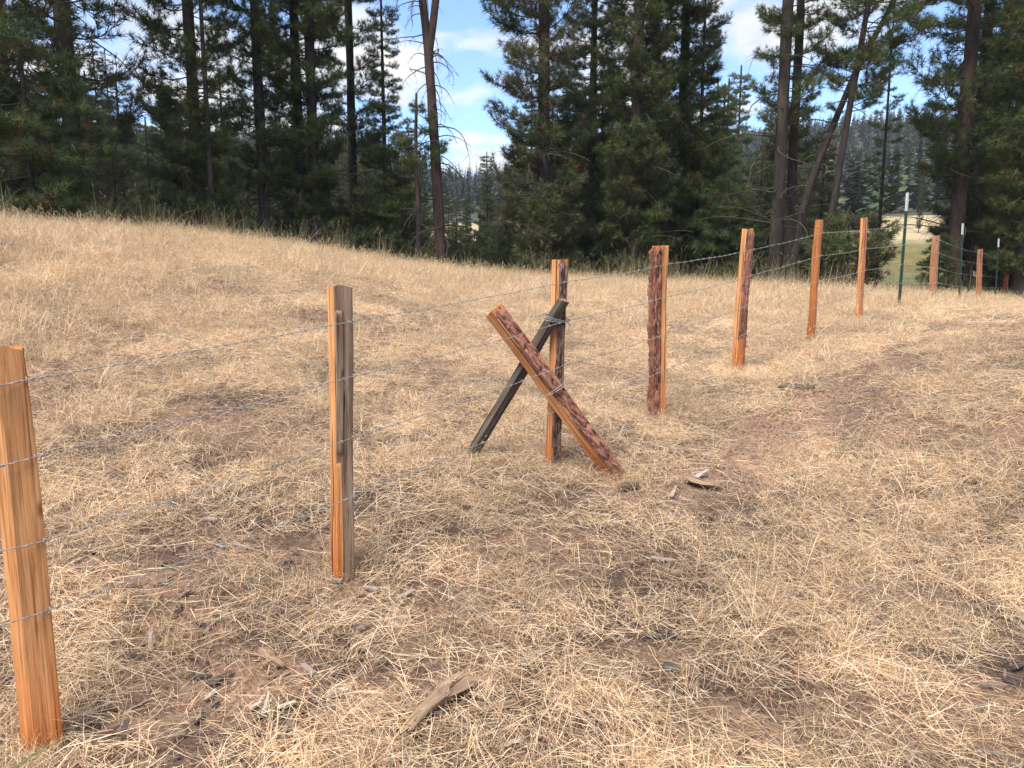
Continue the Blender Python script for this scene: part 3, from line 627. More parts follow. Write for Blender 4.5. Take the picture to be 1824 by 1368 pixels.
def wood_post(base, top, spec, seed):
    ht = float(np.linalg.norm(np.array(top)-base)); root = empty('fence_post', base, label=spec['label'], category='fence post', group='posts of the barbed wire fence')
    mtx = place(root, base, top)
    names = []
    for s in spec['side']+[spec['end']]:
        if s.startswith('bark'): s = 'cedar_red'
        if s not in names: names.append(s)
    ix = [names.index('cedar_red' if s.startswith('bark') else s) for s in spec['side']]
    poly = [(px*spec['w'], py*spec['w']) for px, py in spec['poly']]
    mb, sample, zs = loft_post(ht, poly, ix, spec['wob'], seed, slant=spec['slant'], endr=names.index(spec['end']))
    link('wood', mb.mesh('wood', [M[s] for s in names], smooth=True, sharp=32), root)
    for k, (si, z0, z1, th, mt) in enumerate(spec['bark']):
        bm = bark_sheet(sample, si, z0-0.03, min(z1, ht-0.004), th, seed+k*7, nt=22)
        link('bark', bm.mesh('bark', M[mt], smooth=True, sharp=50), root)
    att = []
    dmin = min(p[1] for p in poly)
    # the wire crosses the front corner / face nearest the camera
    th = max([b[3] for b in spec['bark']], default=0)
    for h in spec.get('wires', WIRE_H):
        jz = h/ (mtx.to_3x3() @ Vector((0, 0, 1))).z
        best = None; nl = np.array(mtx.to_3x3().inverted() @ Vector((0.755, -0.656, 0)))
        for si in range(len(poly)):
            for t in np.linspace(0.03, 0.97, 15):
                p, nn = sample(si, t, jz); q = p + nn*(th*0.8 if any(b[0] == si for b in spec['bark']) else 0); sc = float(np.dot(q, nl)) - 0.04*abs(float(q[0]))
                if best is None or sc > best[0]: best = (sc, q, nn)
        p = best[1]+nl*0.005
        st = link('staple', STAPLE, root); st.location = p.tolist(); st.rotation_euler = (0, 0, math.atan2(nl[0], -nl[1]))
        att.append(np.array(mtx @ Vector(p.tolist())))
    ATT.append(att)
    return root, sample, poly, mtx
def post_pts(ub, vb, d, ut, vt):
    b = unproj(ub, vb, d); b[2] = H1(b[0], b[1]); rr = ray(ut, vt); s = (b[1]-CAM[1])/rr[1]; return b, CAM+rr*s
for i, sp in enumerate(PD):
    b, t = post_pts(*POSTS[i]); root, sample, poly, mtx = wood_post(b, t, sp, 31+i*5)
    if i == 1:      # broken-off shelf on the grey face: splintered slab above, bare orange wood below
        def stripf(zlo, zhi, t0, t1, th, mt, nm, sd):
            V = []; ts = np.linspace(t0, t1, 8); zs2 = np.arange(zlo, zhi, 0.02)
            for z2 in zs2:
                for k2, t2 in enumerate(ts):
                    p, nn = sample(1, t2, z2); e = 0 if 0 < k2 < 7 and zs2[0] < z2 < zs2[-1] else 1
                    V.append(p+nn*((th*(0.7+0.5*float(fbm(t2*9, z2*3, sd)))) if not e else -0.002))
            m = 8; a = np.arange(len(zs2)-1)[:, None]*m; b2 = np.arange(m-1)[None]; q = np.stack([a+b2, a+b2+1, a+b2+m+1, a+b2+m], -1).reshape(-1, 4)
            mb = MB(); mb.add(np.array(V), q); link(nm, mb.mesh(nm, M[mt], smooth=True, sharp=40), root)
        stripf(-.08, .60, -.02, .40, .004, 'cedar', 'split_face', 1)
        stripf(.60, 1.3, -.02, .48, .009, 'grey', 'split_slab', 2)
    if i == 5:
        mb = MB(); p, nn = sample(0, 0.62, np.linalg.norm(t-b)-0.075); s = 0.010
        mb.add([p+nn*.005+[-s, 0, -s*.6], p+nn*.005+[s, 0, -s*.8], p+nn*.005+[s*.8, 0, s*.9], p+nn*.005+[-s*1.2, 0, s*.5]], [[0, 1, 2, 3]]); link('white_mark', mb.mesh('white_mark', M['chip']), root, label='small white scuff')

def t_post(base, top, label, near=True):
    ht = float(np.linalg.norm(top-base)); root = empty('steel_post', base, label=label, category='steel post', group='green steel posts of the fence'); mtx = place(root, base, top, face=np.array([0.55, -0.83, 0]))
    def prof(z0, z1, e):
        # T section: flange facing the camera, web behind
        pts = np.array([(-.019, -.004), (.019, -.004), (.019, 0), (.0025, .001), (.0025, .032), (-.0025, .032), (-.0025, .001), (-.019, 0)])*(1+e)
        k = len(pts); mb = MB(); V = [(px, py, z) for z in (z0, z1) for px, py in pts]; a = np.arange(k)
        mb.add(V, np.stack([a, (a+1) % k, (a+1) % k+k, a+k], 1)); mb.add(V, [[8, 9, 10, 11], [8, 11, 14, 15], [11, 12, 13, 14]]); return mb
    cap = 0.27 if near else 0.24
    mb = prof(-0.15, ht-cap, 0)
    link('shaft', mb.mesh('shaft', M['tpost'], color=False), root)
    link('white_tip', prof(ht-cap, ht, 0.03).mesh('white_tip', M['tpost_white'], color=False), root)
    studs = np.arange(0.12, ht-cap, 0.053)
    mb = MB()
    for z in studs:
        V = np.array([(-.008, -.004, z-.008), (.008, -.004, z-.008), (.008, -.004, z+.008), (-.008, -.004, z+.008), (-.005, -.012, z-.004), (.005, -.012, z-.004), (.005, -.012, z+.004), (-.005, -.012, z+.004)])
        mb.add(V, [[0, 1, 5, 4], [1, 2, 6, 5], [2, 3, 7, 6], [3, 0, 4, 7], [4, 5, 6, 7]])
    link('studs', mb.mesh('studs', M['tpost'], color=False), root, kind='stuff')
    ATT.append([np.array(mtx @ Vector((0, -0.015, h))) for h in WIRE_H])
    return root
b, t = post_pts(*POSTS[7]); t_post(b, t, 'tallest green steel post with a white tip where the fence dips away')
FARSPEC = [
 ('w', 1668, 420, 'crooked pinkish cedar post just beyond the tallest green steel post', .135, 'cedar_dull'),
 ('t', 1716, 398, 'green steel post with white tip before the big reddish pine trunk'),
 ('w', 1746, 444, 'slim cedar post right of the big reddish pine trunk', .12, 'cedar_dull'),
 ('t', 1780, 425, 'green steel post with white tip, third along the far run of fence'),
 ('w', 1795, 464, 'short bright orange cedar post leaning at the far end of the fence', .135, 'cedar_red'),
 ('t', 1816, 453, 'farthest small green steel post with white tip at the picture edge'),
 ('w', 1832, 470, None, .12, 'cedar_dull')]
for i, (f, s) in enumerate(zip(FAR, FARSPEC)):
    b, t = post_pts(f[0], f[1], f[2], s[1], s[2])
    if s[0] == 't': t_post(b, t, s[3], False)
    elif s[3] is None:
        ATT.append([np.array([b[0], b[1], b[2]+h]) for h in WIRE_H])
    else:
        wood_post(b, t, dict(label=s[3], w=s[4], poly=[(-.5, -.2), (.25, -.42), (.5, -.1), (.4, .45), (-.4, .4)], side=[s[5], 'grey' if i == 0 else s[5], 'cedar_red', 'cedar', 'cedar'], wob=.05 if i == 0 else .025, slant=0, end='grey' if i == 0 else s[5], bark=[]), 90+i*3)

# ------------------------------------------------------------------ barbed wire
def barb_mesh():
    mb = MB()
    th = np.linspace(0, 4*math.pi, 22); P = np.stack([np.linspace(-.005, .005, 22), 0.0036*np.cos(th), 0.0036*np.sin(th)], 1); tube(mb, P, 0.0012, 4)
    for sx, a in ((-1, 0.4), (-1, 0.4+math.pi), (1, 2.1), (1, 2.1+math.pi)):
        d = np.array([sx*0.35, math.cos(a), math.sin(a)]); d /= np.linalg.norm(d); o = np.array([sx*.004, -math.sin(a)*.004, math.cos(a)*.004])
        tube(mb, [o-d*.002, o+d*.007, o+d*.013], [.0012, .0011, .0003], 4)
    return mb.mesh('barb', M['wire'], smooth=True, color=False)
BARB = barb_mesh()
SN = ['topmost', 'second from the top', 'third from the top', 'lowest']
ends0 = [unproj(u, v, 2.03) for u, v in ((-240, 722), (-240, 872), (-240, 1035), (-240, 1180))]
for s in range(4):
    rr = np.random.RandomState(60+s)
    K = [ends0[s]] + [a[s] for a in ATT]
    P = []
    for i in range(len(K)-1):
        ln = np.linalg.norm(K[i+1]-K[i]); nseg = max(4, int(ln/(0.011 if i < 5 else 0.025 if i < 8 else 0.12))); t = np.arange(nseg)/nseg
        q = K[i]+(K[i+1]-K[i])*t[:, None]; q[:, 2] -= (0.004+0.01*rr.uniform())*4*t*(1-t)
        q += (np.stack([vnoise(t*ln*5, i, s), vnoise(t*ln*5, i+9, s), vnoise(t*ln*5, i+19, s)], 1)-0.5)*0.006*np.sin(t*math.pi)[:, None]
        P.append(q)
    P.append(K[-1][None]); P = np.concatenate(P); T, A, B = frames(P); dist = np.concatenate([[0], np.cumsum(np.linalg.norm(np.diff(P, axis=0), axis=1))])
    root = empty('barbed_wire', K[0], label='%s strand of galvanised barbed wire running along the whole fence' % SN[s], category='barbed wire', group='strands of barbed wire')
    for ph in (0, math.pi):
        w = dist/0.085*2*math.pi+ph; Q = P + 0.0013*(np.cos(w)[:, None]*A+np.sin(w)[:, None]*B) - K[0]
        mb = MB(); tube(mb, Q, 0.00125, 4); link('twisted_strand', mb.mesh('twisted_strand', M['wire'], smooth=True, color=False), root)
    dd = 0.06
    while dd < dist[-1]-0.5 and dd < 17:
        j = int(np.searchsorted(dist, dd)); b = link('barb', BARB, root); tv = Vector(T[j]); qn = tv.to_track_quat('X', 'Z')
        m = Matrix.Translation(Vector(P[j]-K[0])) @ qn.to_matrix().to_4x4() @ Matrix.Rotation(rr.uniform(0, 6.28), 4, 'X'); b.matrix_local = m
        dd += 0.128+rr.normal(0, 0.006)

# ------------------------------------------------------------------ crossed braces
def brace(name, base, top, poly, side, bark, label, seed, end, face, wob=.015):
    ht = float(np.linalg.norm(top-base)); root = empty(name, base, label=label, category='brace'); mtx = place(root, base, top, face)
    names = list(dict.fromkeys(side+[end])); mb, sample, zs = loft_post(ht, poly, [names.index(s) for s in side], wob, seed, below=0.03, endr=names.index(end), slant=0.05)
    link('wood', mb.mesh('wood', [M[s] for s in names], smooth=True, sharp=32), root)
    for k, (si, z0, z1, th, mt) in enumerate(bark):
        link('bark', bark_sheet(sample, si, z0, min(z1, ht-.004), th, seed+k*3, nt=22).mesh('bark', M[mt], smooth=True, sharp=50), root)
    return mtx, sample, ht
fb, ft = gp(1098, 850), unproj(879, 553, 4.68)
brace('brace_pole', fb, ft, [(-.064, .01), (-.012, -.058), (.066, -.022), (.06, .045), (-.05, .055)], ['cedar', 'cedar_red', 'cedar', 'cedar', 'cedar'], [(1, -.02, 2, .030, 'bark_red')],
      'split brace pole with red bark face leaning across the fence, in front', 201, 'cedar_red', CAM-fb)
db, dt = gp(838, 813), unproj(1004, 534, 4.70)
brace('brace_pole', db, dt, [(-.044, .0), (-.005, -.045), (.042, -.01), (.004, .043)], ['dark_grey', 'dark_grey', 'dark_grey', 'dark_grey'], [],
      'dark weathered brace pole leaning behind the red barked one', 207, 'grey', CAM-db)
def tie(center, ax1, ax2, turns, seed, label, tail=True):
    rr = np.random.RandomState(seed); mb = MB(); n2 = 26*turns; th = np.linspace(0, 2*math.pi*turns, n2); nn = np.cross(ax1, ax2); nn /= np.linalg.norm(nn)
    e = 3.2
    c, s2 = np.cos(th), np.sin(th); rad = (np.abs(c)**e+np.abs(s2)**e)**(-1/e)
    wv = np.interp(th, np.linspace(0, th[-1], turns*3+1), rr.normal(0, 0.012, turns*3+1))
    P = center + (rad*c)[:, None]*ax1 + (rad*s2)[:, None]*ax2 + wv[:, None]*nn
    tube(mb, P, 0.0021, 5)
    if tail:
        for k in range(2):
            q0 = P[-1 if k else 0]; d = rr.normal(0, 1, 3); tw = [q0]
            for j in range(10): d = d*0.6+rr.normal(0, 1, 3)*0.8; tw.append(tw[-1]+d/np.linalg.norm(d)*0.014)
            tube(mb, tw, 0.0019, 5)
    return link('tie_wire', mb.mesh('tie_wire', M['wire'], smooth=True, color=False), None, label=label, category='wire tie')
pb, pt = post_pts(*POSTS[2])
def along_cam(u, v, d): return unproj(u, v, d)
tie(unproj(987, 567, 4.84), np.array([0.085, 0.02, -0.012]), np.array([0.02, 0.165, 0.012]), 3, 5, 'loose loops of silver wire binding the dark brace to the post')
tie(unproj(984, 690, 4.83), np.array([0.088, 0.0, 0.055]), np.array([0.0, 0.165, 0.01]), 2, 6, 'double wire loop binding the red barked brace to the post', tail=False)

# ------------------------------------------------------------------ pine trees
def unit(v): return v/(np.linalg.norm(v, axis=-1, keepdims=True)+1e-12)
NEEDLE = np.array([[0.082, 0.112, 0.035], [0.066, 0.095, 0.031], [0.112, 0.138, 0.041], [0.058, 0.088, 0.034], [0.132, 0.138, 0.046]])
def tuft_arrays(seed, nn=26, ln=0.19, wd=0.012):
    r = np.random.RandomState(seed); a = np.arange(nn)*2.399+r.uniform(0, 1, nn); pol = np.radians(r.uniform(8, 95, nn))
    d = np.stack([np.sin(pol)*np.cos(a), np.sin(pol)*np.sin(a), np.cos(pol)], 1); l = ln*r.uniform(0.7, 1.15, nn)
    b = np.stack([0*a, 0*a, r.uniform(-0.05, 0.03, nn)], 1)
    s = unit(np.cross(d, r.normal(0, 1, (nn, 3))))*wd*0.5
    V = np.stack([b+d*0.012-s, b+d*0.012+s, b+d*l[:, None]], 1).reshape(-1, 3); return V
TUFTS = [tuft_arrays(i) for i in range(6)]
def align(dirs, r):
    z = unit(dirs); u = unit(np.cross(z, r.normal(0, 1, z.shape))); return np.stack([u, np.cross(z, u), z], -1)
def add_tufts(mb, pos, dirs, r, sc=1.0, pal=NEEDLE, dead=0.02):
    R = align(dirs, r); S = r.uniform(0.75, 1.2, len(pos))*sc; k = r.randint(0, len(TUFTS), len(pos))
    c = pal[r.choice(len(pal), len(pos))]*r.uniform(0.75, 1.3, (len(pos), 1)); dd = r.uniform(0, 1, len(pos)) < dead; c[dd] = [0.17, 0.085, 0.04]
    for q in range(len(TUFTS)):
        i = np.where(k == q)[0]
        if len(i) == 0: continue
        T0 = TUFTS[q]; V = np.einsum('nij,mj->nmi', R[i]*S[i, None, None], T0)+pos[i][:, None]; nv = len(T0)
        Fc = (np.arange(len(i))[:, None]*nv+np.arange(nv)[None]).reshape(-1, 3)
        mb.add(V.reshape(-1, 3), Fc, 0, np.repeat(c[i], nv, 0))
def branch_arrays(L0, seed, dens=1.0, sc=1.0, pal=NEEDLE, dead=0.006, droop=0.25):
    """foliage branch growing along +X, up is Z"""
    r = np.random.RandomState(seed); mb = MB(); t = np.linspace(0, 1, 9)
    P = np.stack([t*L0, 0.10*L0*(fbm(t*2+seed, 1.0, 0, 2)-0.5)*t, L0*(-droop*t*(1-t)*1.4+0.10*t**3) + 0.06*L0*(fbm(t*3+seed, 5.0, 0, 2)-0.5)*t], 1)
    tube(mb, P, np.linspace(0.013*L0**0.6+.004, 0.005, 9), 4, 1, (0.08, 0.062, 0.05), cap=False)
    pos, dr = [], []
    nt = int((6+8.5*L0)*dens)
    for k in range(nt):
        tt = 0.22+0.78*(k+r.uniform(0, 1))/nt; i = min(int(tt*8), 7); b = P[i]+(P[i+1]-P[i])*(tt*8-i); ax = unit(P[i+1]-P[i])
        sd = 1 if k % 2 else -1; an = r.uniform(0.5, 1.15); d = ax*math.cos(an)+np.array([-ax[1], ax[0], 0])*sd*math.sin(an)+np.array([0, 0, r.normal(0.12, 0.22)]); d = unit(d)
        tl = (0.22+0.26*L0*(1-0.62*tt))*r.uniform(0.6, 1.2); m = 4; ts = np.linspace(0, 1, m)[:, None]; Q = b+d*tl*ts+np.array([0, 0, 0.16*tl])*ts**2
        tube(mb, Q, np.linspace(0.008, 0.004, m), 3, 1, (0.075, 0.058, 0.046), cap=False)
        nf = max(2, int(tl/0.13*dens))
        for s in np.linspace(0.5, 1.0, nf):
            pos.append(b+d*tl*s+np.array([0, 0, 0.16*tl])*s*s+r.normal(0, 0.02, 3)); dr.append(d+np.array([0, 0, 0.45])+r.normal(0, 0.3, 3))
    pos.append(P[-1]); dr.append(P[-1]-P[-2]+np.array([0, 0, 0.1]))
    add_tufts(mb, np.array(pos), np.array(dr), r, sc, pal, dead); return mb.arrays()
LB = [0.9, 1.5, 2.2, 3.0]
BR = {'pine': [[branch_arrays(l, 300+i*10+j) for j in range(3)] for i, l in enumerate(LB)],
      'olive': [[branch_arrays(l, 400+i*10+j, 1.0, 0.9, np.array([[0.115, 0.125, 0.058], [0.14, 0.135, 0.068], [0.095, 0.108, 0.048], [0.16, 0.14, 0.075]]), 0.05, 0.3) for j in range(3)] for i, l in enumerate(LB)],
      'brown': [[branch_arrays(l, 500+i*10+j, 0.8, 0.85, np.array([[0.085, 0.075, 0.045], [0.06, 0.062, 0.036], [0.11, 0.085, 0.052], [0.05, 0.055, 0.032]]), 0.12, 0.4) for j in range(3)] for i, l in enumerate(LB)],
      'bright': [[branch_arrays(l, 600+i*10+j, 1.0, 1.1, np.array([[0.075, 0.115, 0.042], [0.062, 0.096, 0.036], [0.10, 0.135, 0.05]]), 0.03, 0.2) for j in range(2)] for i, l in enumerate(LB)]}
def path_fn(path, Ht):
    p = np.array(path if path else [(0, 0, 0), (0, 0, Ht)], float)
    return lambda z: np.stack([np.interp(z, p[:, 2], p[:, 0]), np.interp(z, p[:, 2], p[:, 1])], -1)
def smooth_path(path, Ht, step=0.16):
    z = np.arange(-0.3, Ht, step); f = path_fn(path, Ht); w = 5; q = np.stack([np.mean([f(z+o) for o in np.linspace(-0.7, 0.7, w)], 0)[:, 0], np.mean([f(z+o) for o in np.linspace(-0.7, 0.7, w)], 0)[:, 1], z], 1); return q
def trunk_mesh(path, Ht, r0, seed, mt, flare=0.35, r_top=0.03):
    P = smooth_path(path, Ht); z = P[:, 2]; R = r_top+(r0-r_top)*(1-np.clip(z/Ht, 0, 1))**0.85; R = R*(1+flare*np.exp(-np.maximum(z, 0)/0.35))
    k = 20; th = np.arange(k)/k; pl = fbm(th[None]*9+seed, z[:, None]*1.6+0.5*vnoise(th[None]*6, z[:, None]), 0.3*seed, 3)
    # wrap seam: mirror the noise
    pl2 = fbm((1-th[None])*9+seed, z[:, None]*1.6, 0.3*seed, 3); w = np.clip(th*4, 0, 1)[None]; pl = pl*w+pl2*(1-w)
    mb = MB(); tube(mb, P, R, k, 0, np.repeat(pl.reshape(-1)[:, None], 3, 1), False, (pl-0.5)*0.16*r0*2); return mb.mesh('trunk', M[mt], smooth=True)
def rotz(V, a):
    c, s = math.cos(a), math.sin(a); return V@np.array([[c, s, 0], [-s, c, 0], [0, 0, 1.0]])
def roty(V, a):
    c, s = math.cos(a), math.sin(a); return V@np.array([[c, 0, -s], [0, 1, 0], [s, 0, c]])   # positive lifts +X
def crown_mesh(path, Ht, lo, wid, nb, seed, kinds=('pine',), prof='pine', r0=0.2, maxz=None, side=None):
    r = np.random.RandomState(seed); f = path_fn(path, Ht); mb = MB(); top = maxz or Ht
    for k in range(nb):
        q = (k+r.uniform(0, 1))/nb; z = lo+(top-0.2-lo)*(q**1.4); t = (z-lo)/(Ht-lo)
        if prof == 'cone': pr = (1-t)**0.85+0.04; pitch = -0.12+0.55*t
        elif prof == 'bush': pr = math.sqrt(max(0.02, 1-(2*t-0.75)**2/1.7)); pitch = 0.05+0.7*t
        else: pr = min(1, 0.55+1.6*t)*(1-max(0, t-0.15))**0.7+0.05; pitch = -0.22+0.75*t
        Lb = max(0.45, wid*pr*r.uniform(0.6, 1.2)); i = int(np.argmin([abs(x-Lb) for x in LB])); kd = kinds[r.randint(len(kinds))]; pool = BR[kd][i]; A = pool[r.randint(len(pool))]
        a = k*2.399+r.normal(0, 0.5)
        if side is not None: a = side+r.normal(0, 0.9)
        V = A[0]*np.array([Lb/LB[i], min(1.25, Lb/LB[i]+0.15), min(1.2, Lb/LB[i]+0.1)])
        V = roty(V, pitch+r.normal(0, 0.14)); V = rotz(V, a); xy = f(z); V = V+np.array([xy[0]+0.5*r0*math.cos(a)*0, xy[1], z]); mb.add_arrays(A, V)
    return mb.mesh('crown', [M['needle'], M['twig']])
def dead_mesh(path, Ht, lo, hi, nb, seed, ln=1.5, droop=0.6, r0=0.2, side=None, fine=True):
    r = np.random.RandomState(seed); f = path_fn(path, Ht); mb = MB()
    for k in range(nb):
        z = r.uniform(lo, hi); a = r.uniform(0, 6.28) if side is None else side+r.normal(0, 0.8); l = ln*r.uniform(0.35, 1.2); d = np.array([math.cos(a), math.sin(a), r.normal(0.15, 0.25)]); p = np.array([*f(z), z])+d*r0*0.5; Q = [p]; m = 7
        dz = droop*r.uniform(0.3, 1.3); bend = r.normal(0, 0.25)
        for j in range(m):
            d = unit(d+np.array([-d[1]*bend, d[0]*bend, -dz/m*1.6])+r.normal(0, 0.10, 3)); Q.append(Q[-1]+d*l/m)
        tube(mb, Q, np.linspace(0.017, 0.004, m+1)*(0.7+0.4*l/ln), 4, 0, None, False)
        if fine:
            for j in range(2, m+1):
                for _ in range(r.randint(0, 3)):
                    e = unit(r.normal(0, 1, 3)+d*0.8-np.array([0, 0, 0.3])); s = Q[j]; tube(mb, [s, s+e*l*0.10, s+e*l*0.17+r.normal(0, 0.03, 3)-np.array([0, 0, 0.04])], [0.005, 0.004, 0.0025], 3, 0, None, False)
    return mb.mesh('bare_branches', M['twig'])
def build_tree(pos, label, trunk, crown, dead=None, rz=0.0, sc=1.0, group=None, name='pine_tree', cat='pine tree'):
    o = empty(name, pos, rz, label=label, category=cat, group=group); o.scale = (sc, sc, sc)
    if trunk: link('trunk', trunk, o)
    if crown: link('crown', crown, o)
    if dead: link('bare_branches', dead, o)
    return o
# --- shared shapes
TR = {k: trunk_mesh(None, h, r0, s, m) for k, h, r0, s, m in (('a', 25, .165, 1, 'trunk'), ('b', 27, .20, 2, 'trunk_red'), ('c', 22, .14, 3, 'trunk_dark'), ('d', 9, .085, 4, 'trunk'), ('e', 7.2, .08, 5, 'trunk_dark'), ('f', 4.6, .075, 6, 'trunk'))}
CR = {
 'pine_hi': crown_mesh(None, 25, 2.8, 1.35, 124, 1), 'pine_mid': crown_mesh(None, 25, 1.6, 1.35, 160, 2), 'pine_low': crown_mesh(None, 25, 0.8, 1.4, 220, 3),
 'big': crown_mesh(None, 27, 3.2, 2.1, 110, 4), 'olive': crown_mesh(None, 22, 0.7, 1.35, 220, 5, ('olive', 'olive', 'pine')), 'brown': crown_mesh(None, 22, 0.8, 1.5, 140, 6, ('brown', 'brown', 'pine')),
 'cone': crown_mesh(None, 9, 0.3, 1.15, 130, 7, ('pine',), 'cone'), 'bush': crown_mesh(None, 5.0, 0.25, 1.4, 56, 8, ('bright', 'bright', 'pine'), 'bush'),
 'sparse': crown_mesh(None, 25, 4.2, 1.25, 64, 9), 'low': crown_mesh(None, 7.5, 0.3, 1.45, 90, 10, ('pine', 'olive'), 'cone')}
DD = {'a': dead_mesh(None, 19, 0.7, 5.0, 34, 1), 'b': dead_mesh(None, 22, 0.8, 6.0, 30, 2, 1.7), 'c': dead_mesh(None, 16, 0.4, 5, 40, 3, 1.3)}
TREES = [  # pixel column, depth, trunk, crown, dead, scale, rotation, label
 (-120, 13.2, 'b', 'big', 'b', 1.0, 0.4, 'pine whose big dark boughs reach in at the top left corner'),
 (148, 18.5, 'a', 'brown', 'b', 1.3, 1.0, 'thick dark trunked pine with thin brownish foliage near the left edge'),
 (362, 20.5, 'a', 'pine_low', 'a', 1.05, 2.0, 'tall dense dark pine above two thin trunks, left of the wood'),
 (384, 19.8, 'd', None, 'a', 1.0, 0.3, 'slim reddish bare trunk right against the tall dense pine'),
 (475, 22, 'a', 'pine_hi', 'a', 1.0, 4.0, 'straight slender pine with high needles, alone between two dark clumps'),
 (541, 23, 'c', 'pine_mid', 'c', 1.2, 5.0, 'left trunk of the close pair of dark pines'),
 (566, 22.5, 'a', 'pine_hi', 'a', 1.05, 1.7, 'right trunk of the close pair of dark pines'),
 (634, 26, 'c', 'sparse', 'c', 1.2, 0.9, 'thin dark pine rising behind the cone shaped young tree'),
 (690, 24, 'd', 'cone', None, 1.05, 0.0, 'cone shaped dense young pine beside the forked trunk'),
 (967, 22.5, 'a', 'olive', 'c', 1.22, 2.2, 'broad olive green pine standing right of the blue sky gap'),
 (1128, 22.5, 'b', 'pine_low', 'b', 0.98, 3.3, 'dark pine with reddish lower trunk behind the tied fence posts'),
 (1157, 24.5, 'c', 'pine_mid', 'c', 1.15, 0.2, 'very dark slender pine just right of the reddish trunk'),
 (1208, 26, 'a', 'pine_mid', None, 1.15, 4.4, 'tall pine with a bare upper trunk against the white clouds'),
 (1240, 25, 'd', 'cone', None, 1.1, 2.0, 'pointed young pine with low boughs above the red barked post'),
 (1380, 21.5, 'a', 'sparse', 'b', 1.15, 1.2, 'thick straight red brown trunk left of the leaning trunks'),
 (1402, 23, 'a', 'sparse', 'a', 0.95, 2.9, 'slimmer pine right beside the thick straight red brown trunk'),
 (1697, 24, 'b', 'big', 'b', 1.18, 0.6, 'great red trunked pine spreading over the far fence posts'),
 (1722, 26.5, 'a', 'pine_mid', 'a', 1.2, 5.2, 'dark pine close behind the great red trunk'),
 (1822, 22, 'b', 'pine_low', 'a', 1.0, 2.6, 'pine with reddish trunk cut by the right edge'),
 (1052, 27, 'a', 'pine_low', None, 0.95, 5.9, 'dark full pine set back between the olive pine and the reddish trunk'),
 (1788, 27.5, 'a', 'pine_low', None, 1.0, 4.7, 'dark full pine set back behind the right edge of the wood'),
 (40, 21, 'a', 'pine_mid', None, 1.0, 1.9, 'dark pine set back behind the bright bushy pine at the left edge'),
 (1758, 30, 'c', 'pine_hi', 'c', 1.1, 1.1, 'dark thin trunk between the great red pine and the right edge'),
]
for u, d, tk, ck, dk, sc, rz, lab in TREES:
    p = gdepth(u, d); build_tree(p, lab, TR[tk], CR[ck] if ck else None, DD[dk] if dk and ck else None, rz, sc)
# young pine filling the left edge
for u, d, sc, rz, lab, ck in ((70, 13.6, 0.82, 0.5, 'young bushy pine with large bright needle tufts at the left edge', 'bush'), (215, 16.5, 0.62, 2.5, 'low brownish bushy pine beside the bright young one', 'brown'),
                          (300, 19, 0.5, 1.5, 'small bushy pine under the tall dense dark pine', 'bush'), (655, 23, 0.75, 3.5, 'bushy green young pine at the foot of the cone shaped tree', 'bush'),
                          (1060, 24, 0.8, 0.7, 'dark bushy young pine between the olive pine and reddish trunk', 'bush'), (1290, 24, 0.85, 4.1, 'bushy young pine left of the thick straight trunk', 'bush'),
                          (880, 34, 0.7, 5.2, 'low young pine at the bottom of the sky gap', 'bush'), (845, 31, 0.62, 2.2, 'leafy young pine just right of the forked trunk', 'bush'), (812, 27, 0.5, 4.0, 'small young pine close beside the forked trunk', 'bush'), (1672, 22.6, 0.42, 1.0, 'dense low juniper against the foot of the great red pine', 'bush')):
    p = gdepth(u, d); s2 = sc if ck == 'bush' else sc*0.35
    build_tree(p, lab, TR['f'] if ck == 'bush' else TR['c'], CR[ck], None, rz, s2 if ck == 'bush' else sc*0.33)
# forked pine beside the sky gap
fp = gdepth(788, 21.5)
def rel_path(pts, d, p):
    out = []
    for u, v in pts: q = unproj(u, v, d); out.append((q[0]-p[0], 0.0, q[2]-p[2]))
    return out
pthA = rel_path([(789, 458), (782, 350), (777, 250), (771, 140), (768, 90), (757, 0), (745, -140)], 21.5, fp); pthA[0] = (0, 0, -0.3)
pthA.append((pthA[-1][0]-0.8, 0.2, 18.0))
pthB = rel_path([(770, 110), (778, 60), (786, 0), (792, -140)], 21.5, fp); pthB.append((pthB[-1][0]+0.7, -0.2, 17.0))
rootJ = empty('pine_tree', fp, label='big bare pine trunk that forks near the top beside the blue sky gap', category='pine tree')
link('trunk', trunk_mesh(pthA, 18, .172, 11, 'trunk_red'), rootJ)
def limb(path, r0, r1, seed, mt, nm, par):
    q = np.array(path, float); z = np.linspace(q[0, 2], q[-1, 2], 60); P = np.stack([np.interp(z, q[:, 2], q[:, 0]), np.interp(z, q[:, 2], q[:, 1]), z], 1); th = np.arange(16)/16
    pl = fbm(th[None]*7+seed, z[:, None]*1.6, 2, 3); mb = MB(); tube(mb, P, np.linspace(r0, r1, 60), 16, 0, np.repeat(pl.reshape(-1)[:, None], 3, 1), True, (pl-0.5)*0.1*r0); link(nm, mb.mesh(nm, M[mt], smooth=True), par)
limb(pthB, .115, .04, 12, 'trunk_red', 'fork', rootJ)
link('crown', crown_mesh(pthA, 18, 9.2, 2.2, 40, 21), rootJ)
link('bare_branches', dead_mesh(pthA, 18, 0.8, 9.0, 70, 22, 1.5, 1.5, 0.25), rootJ)
p = gdepth(742, 21.0); o = empty('pine_tree', p, label='thin crooked bare trunk just left of the forked pine', category='pine tree')
link('trunk', trunk_mesh([(0, 0, 0), (0.05, 0, 1), (0.12, 0, 2.2), (0.02, 0, 3.3), (0.1, 0, 6)], 5.5, .085, 14, 'trunk_red'), o); link('bare_branches', dead_mesh([(0, 0, 0), (.12, 0, 2.2), (0.1, 0, 6)], 5.5, 1.0, 5.3, 26, 15, 0.9, 0.9, 0.1), o)
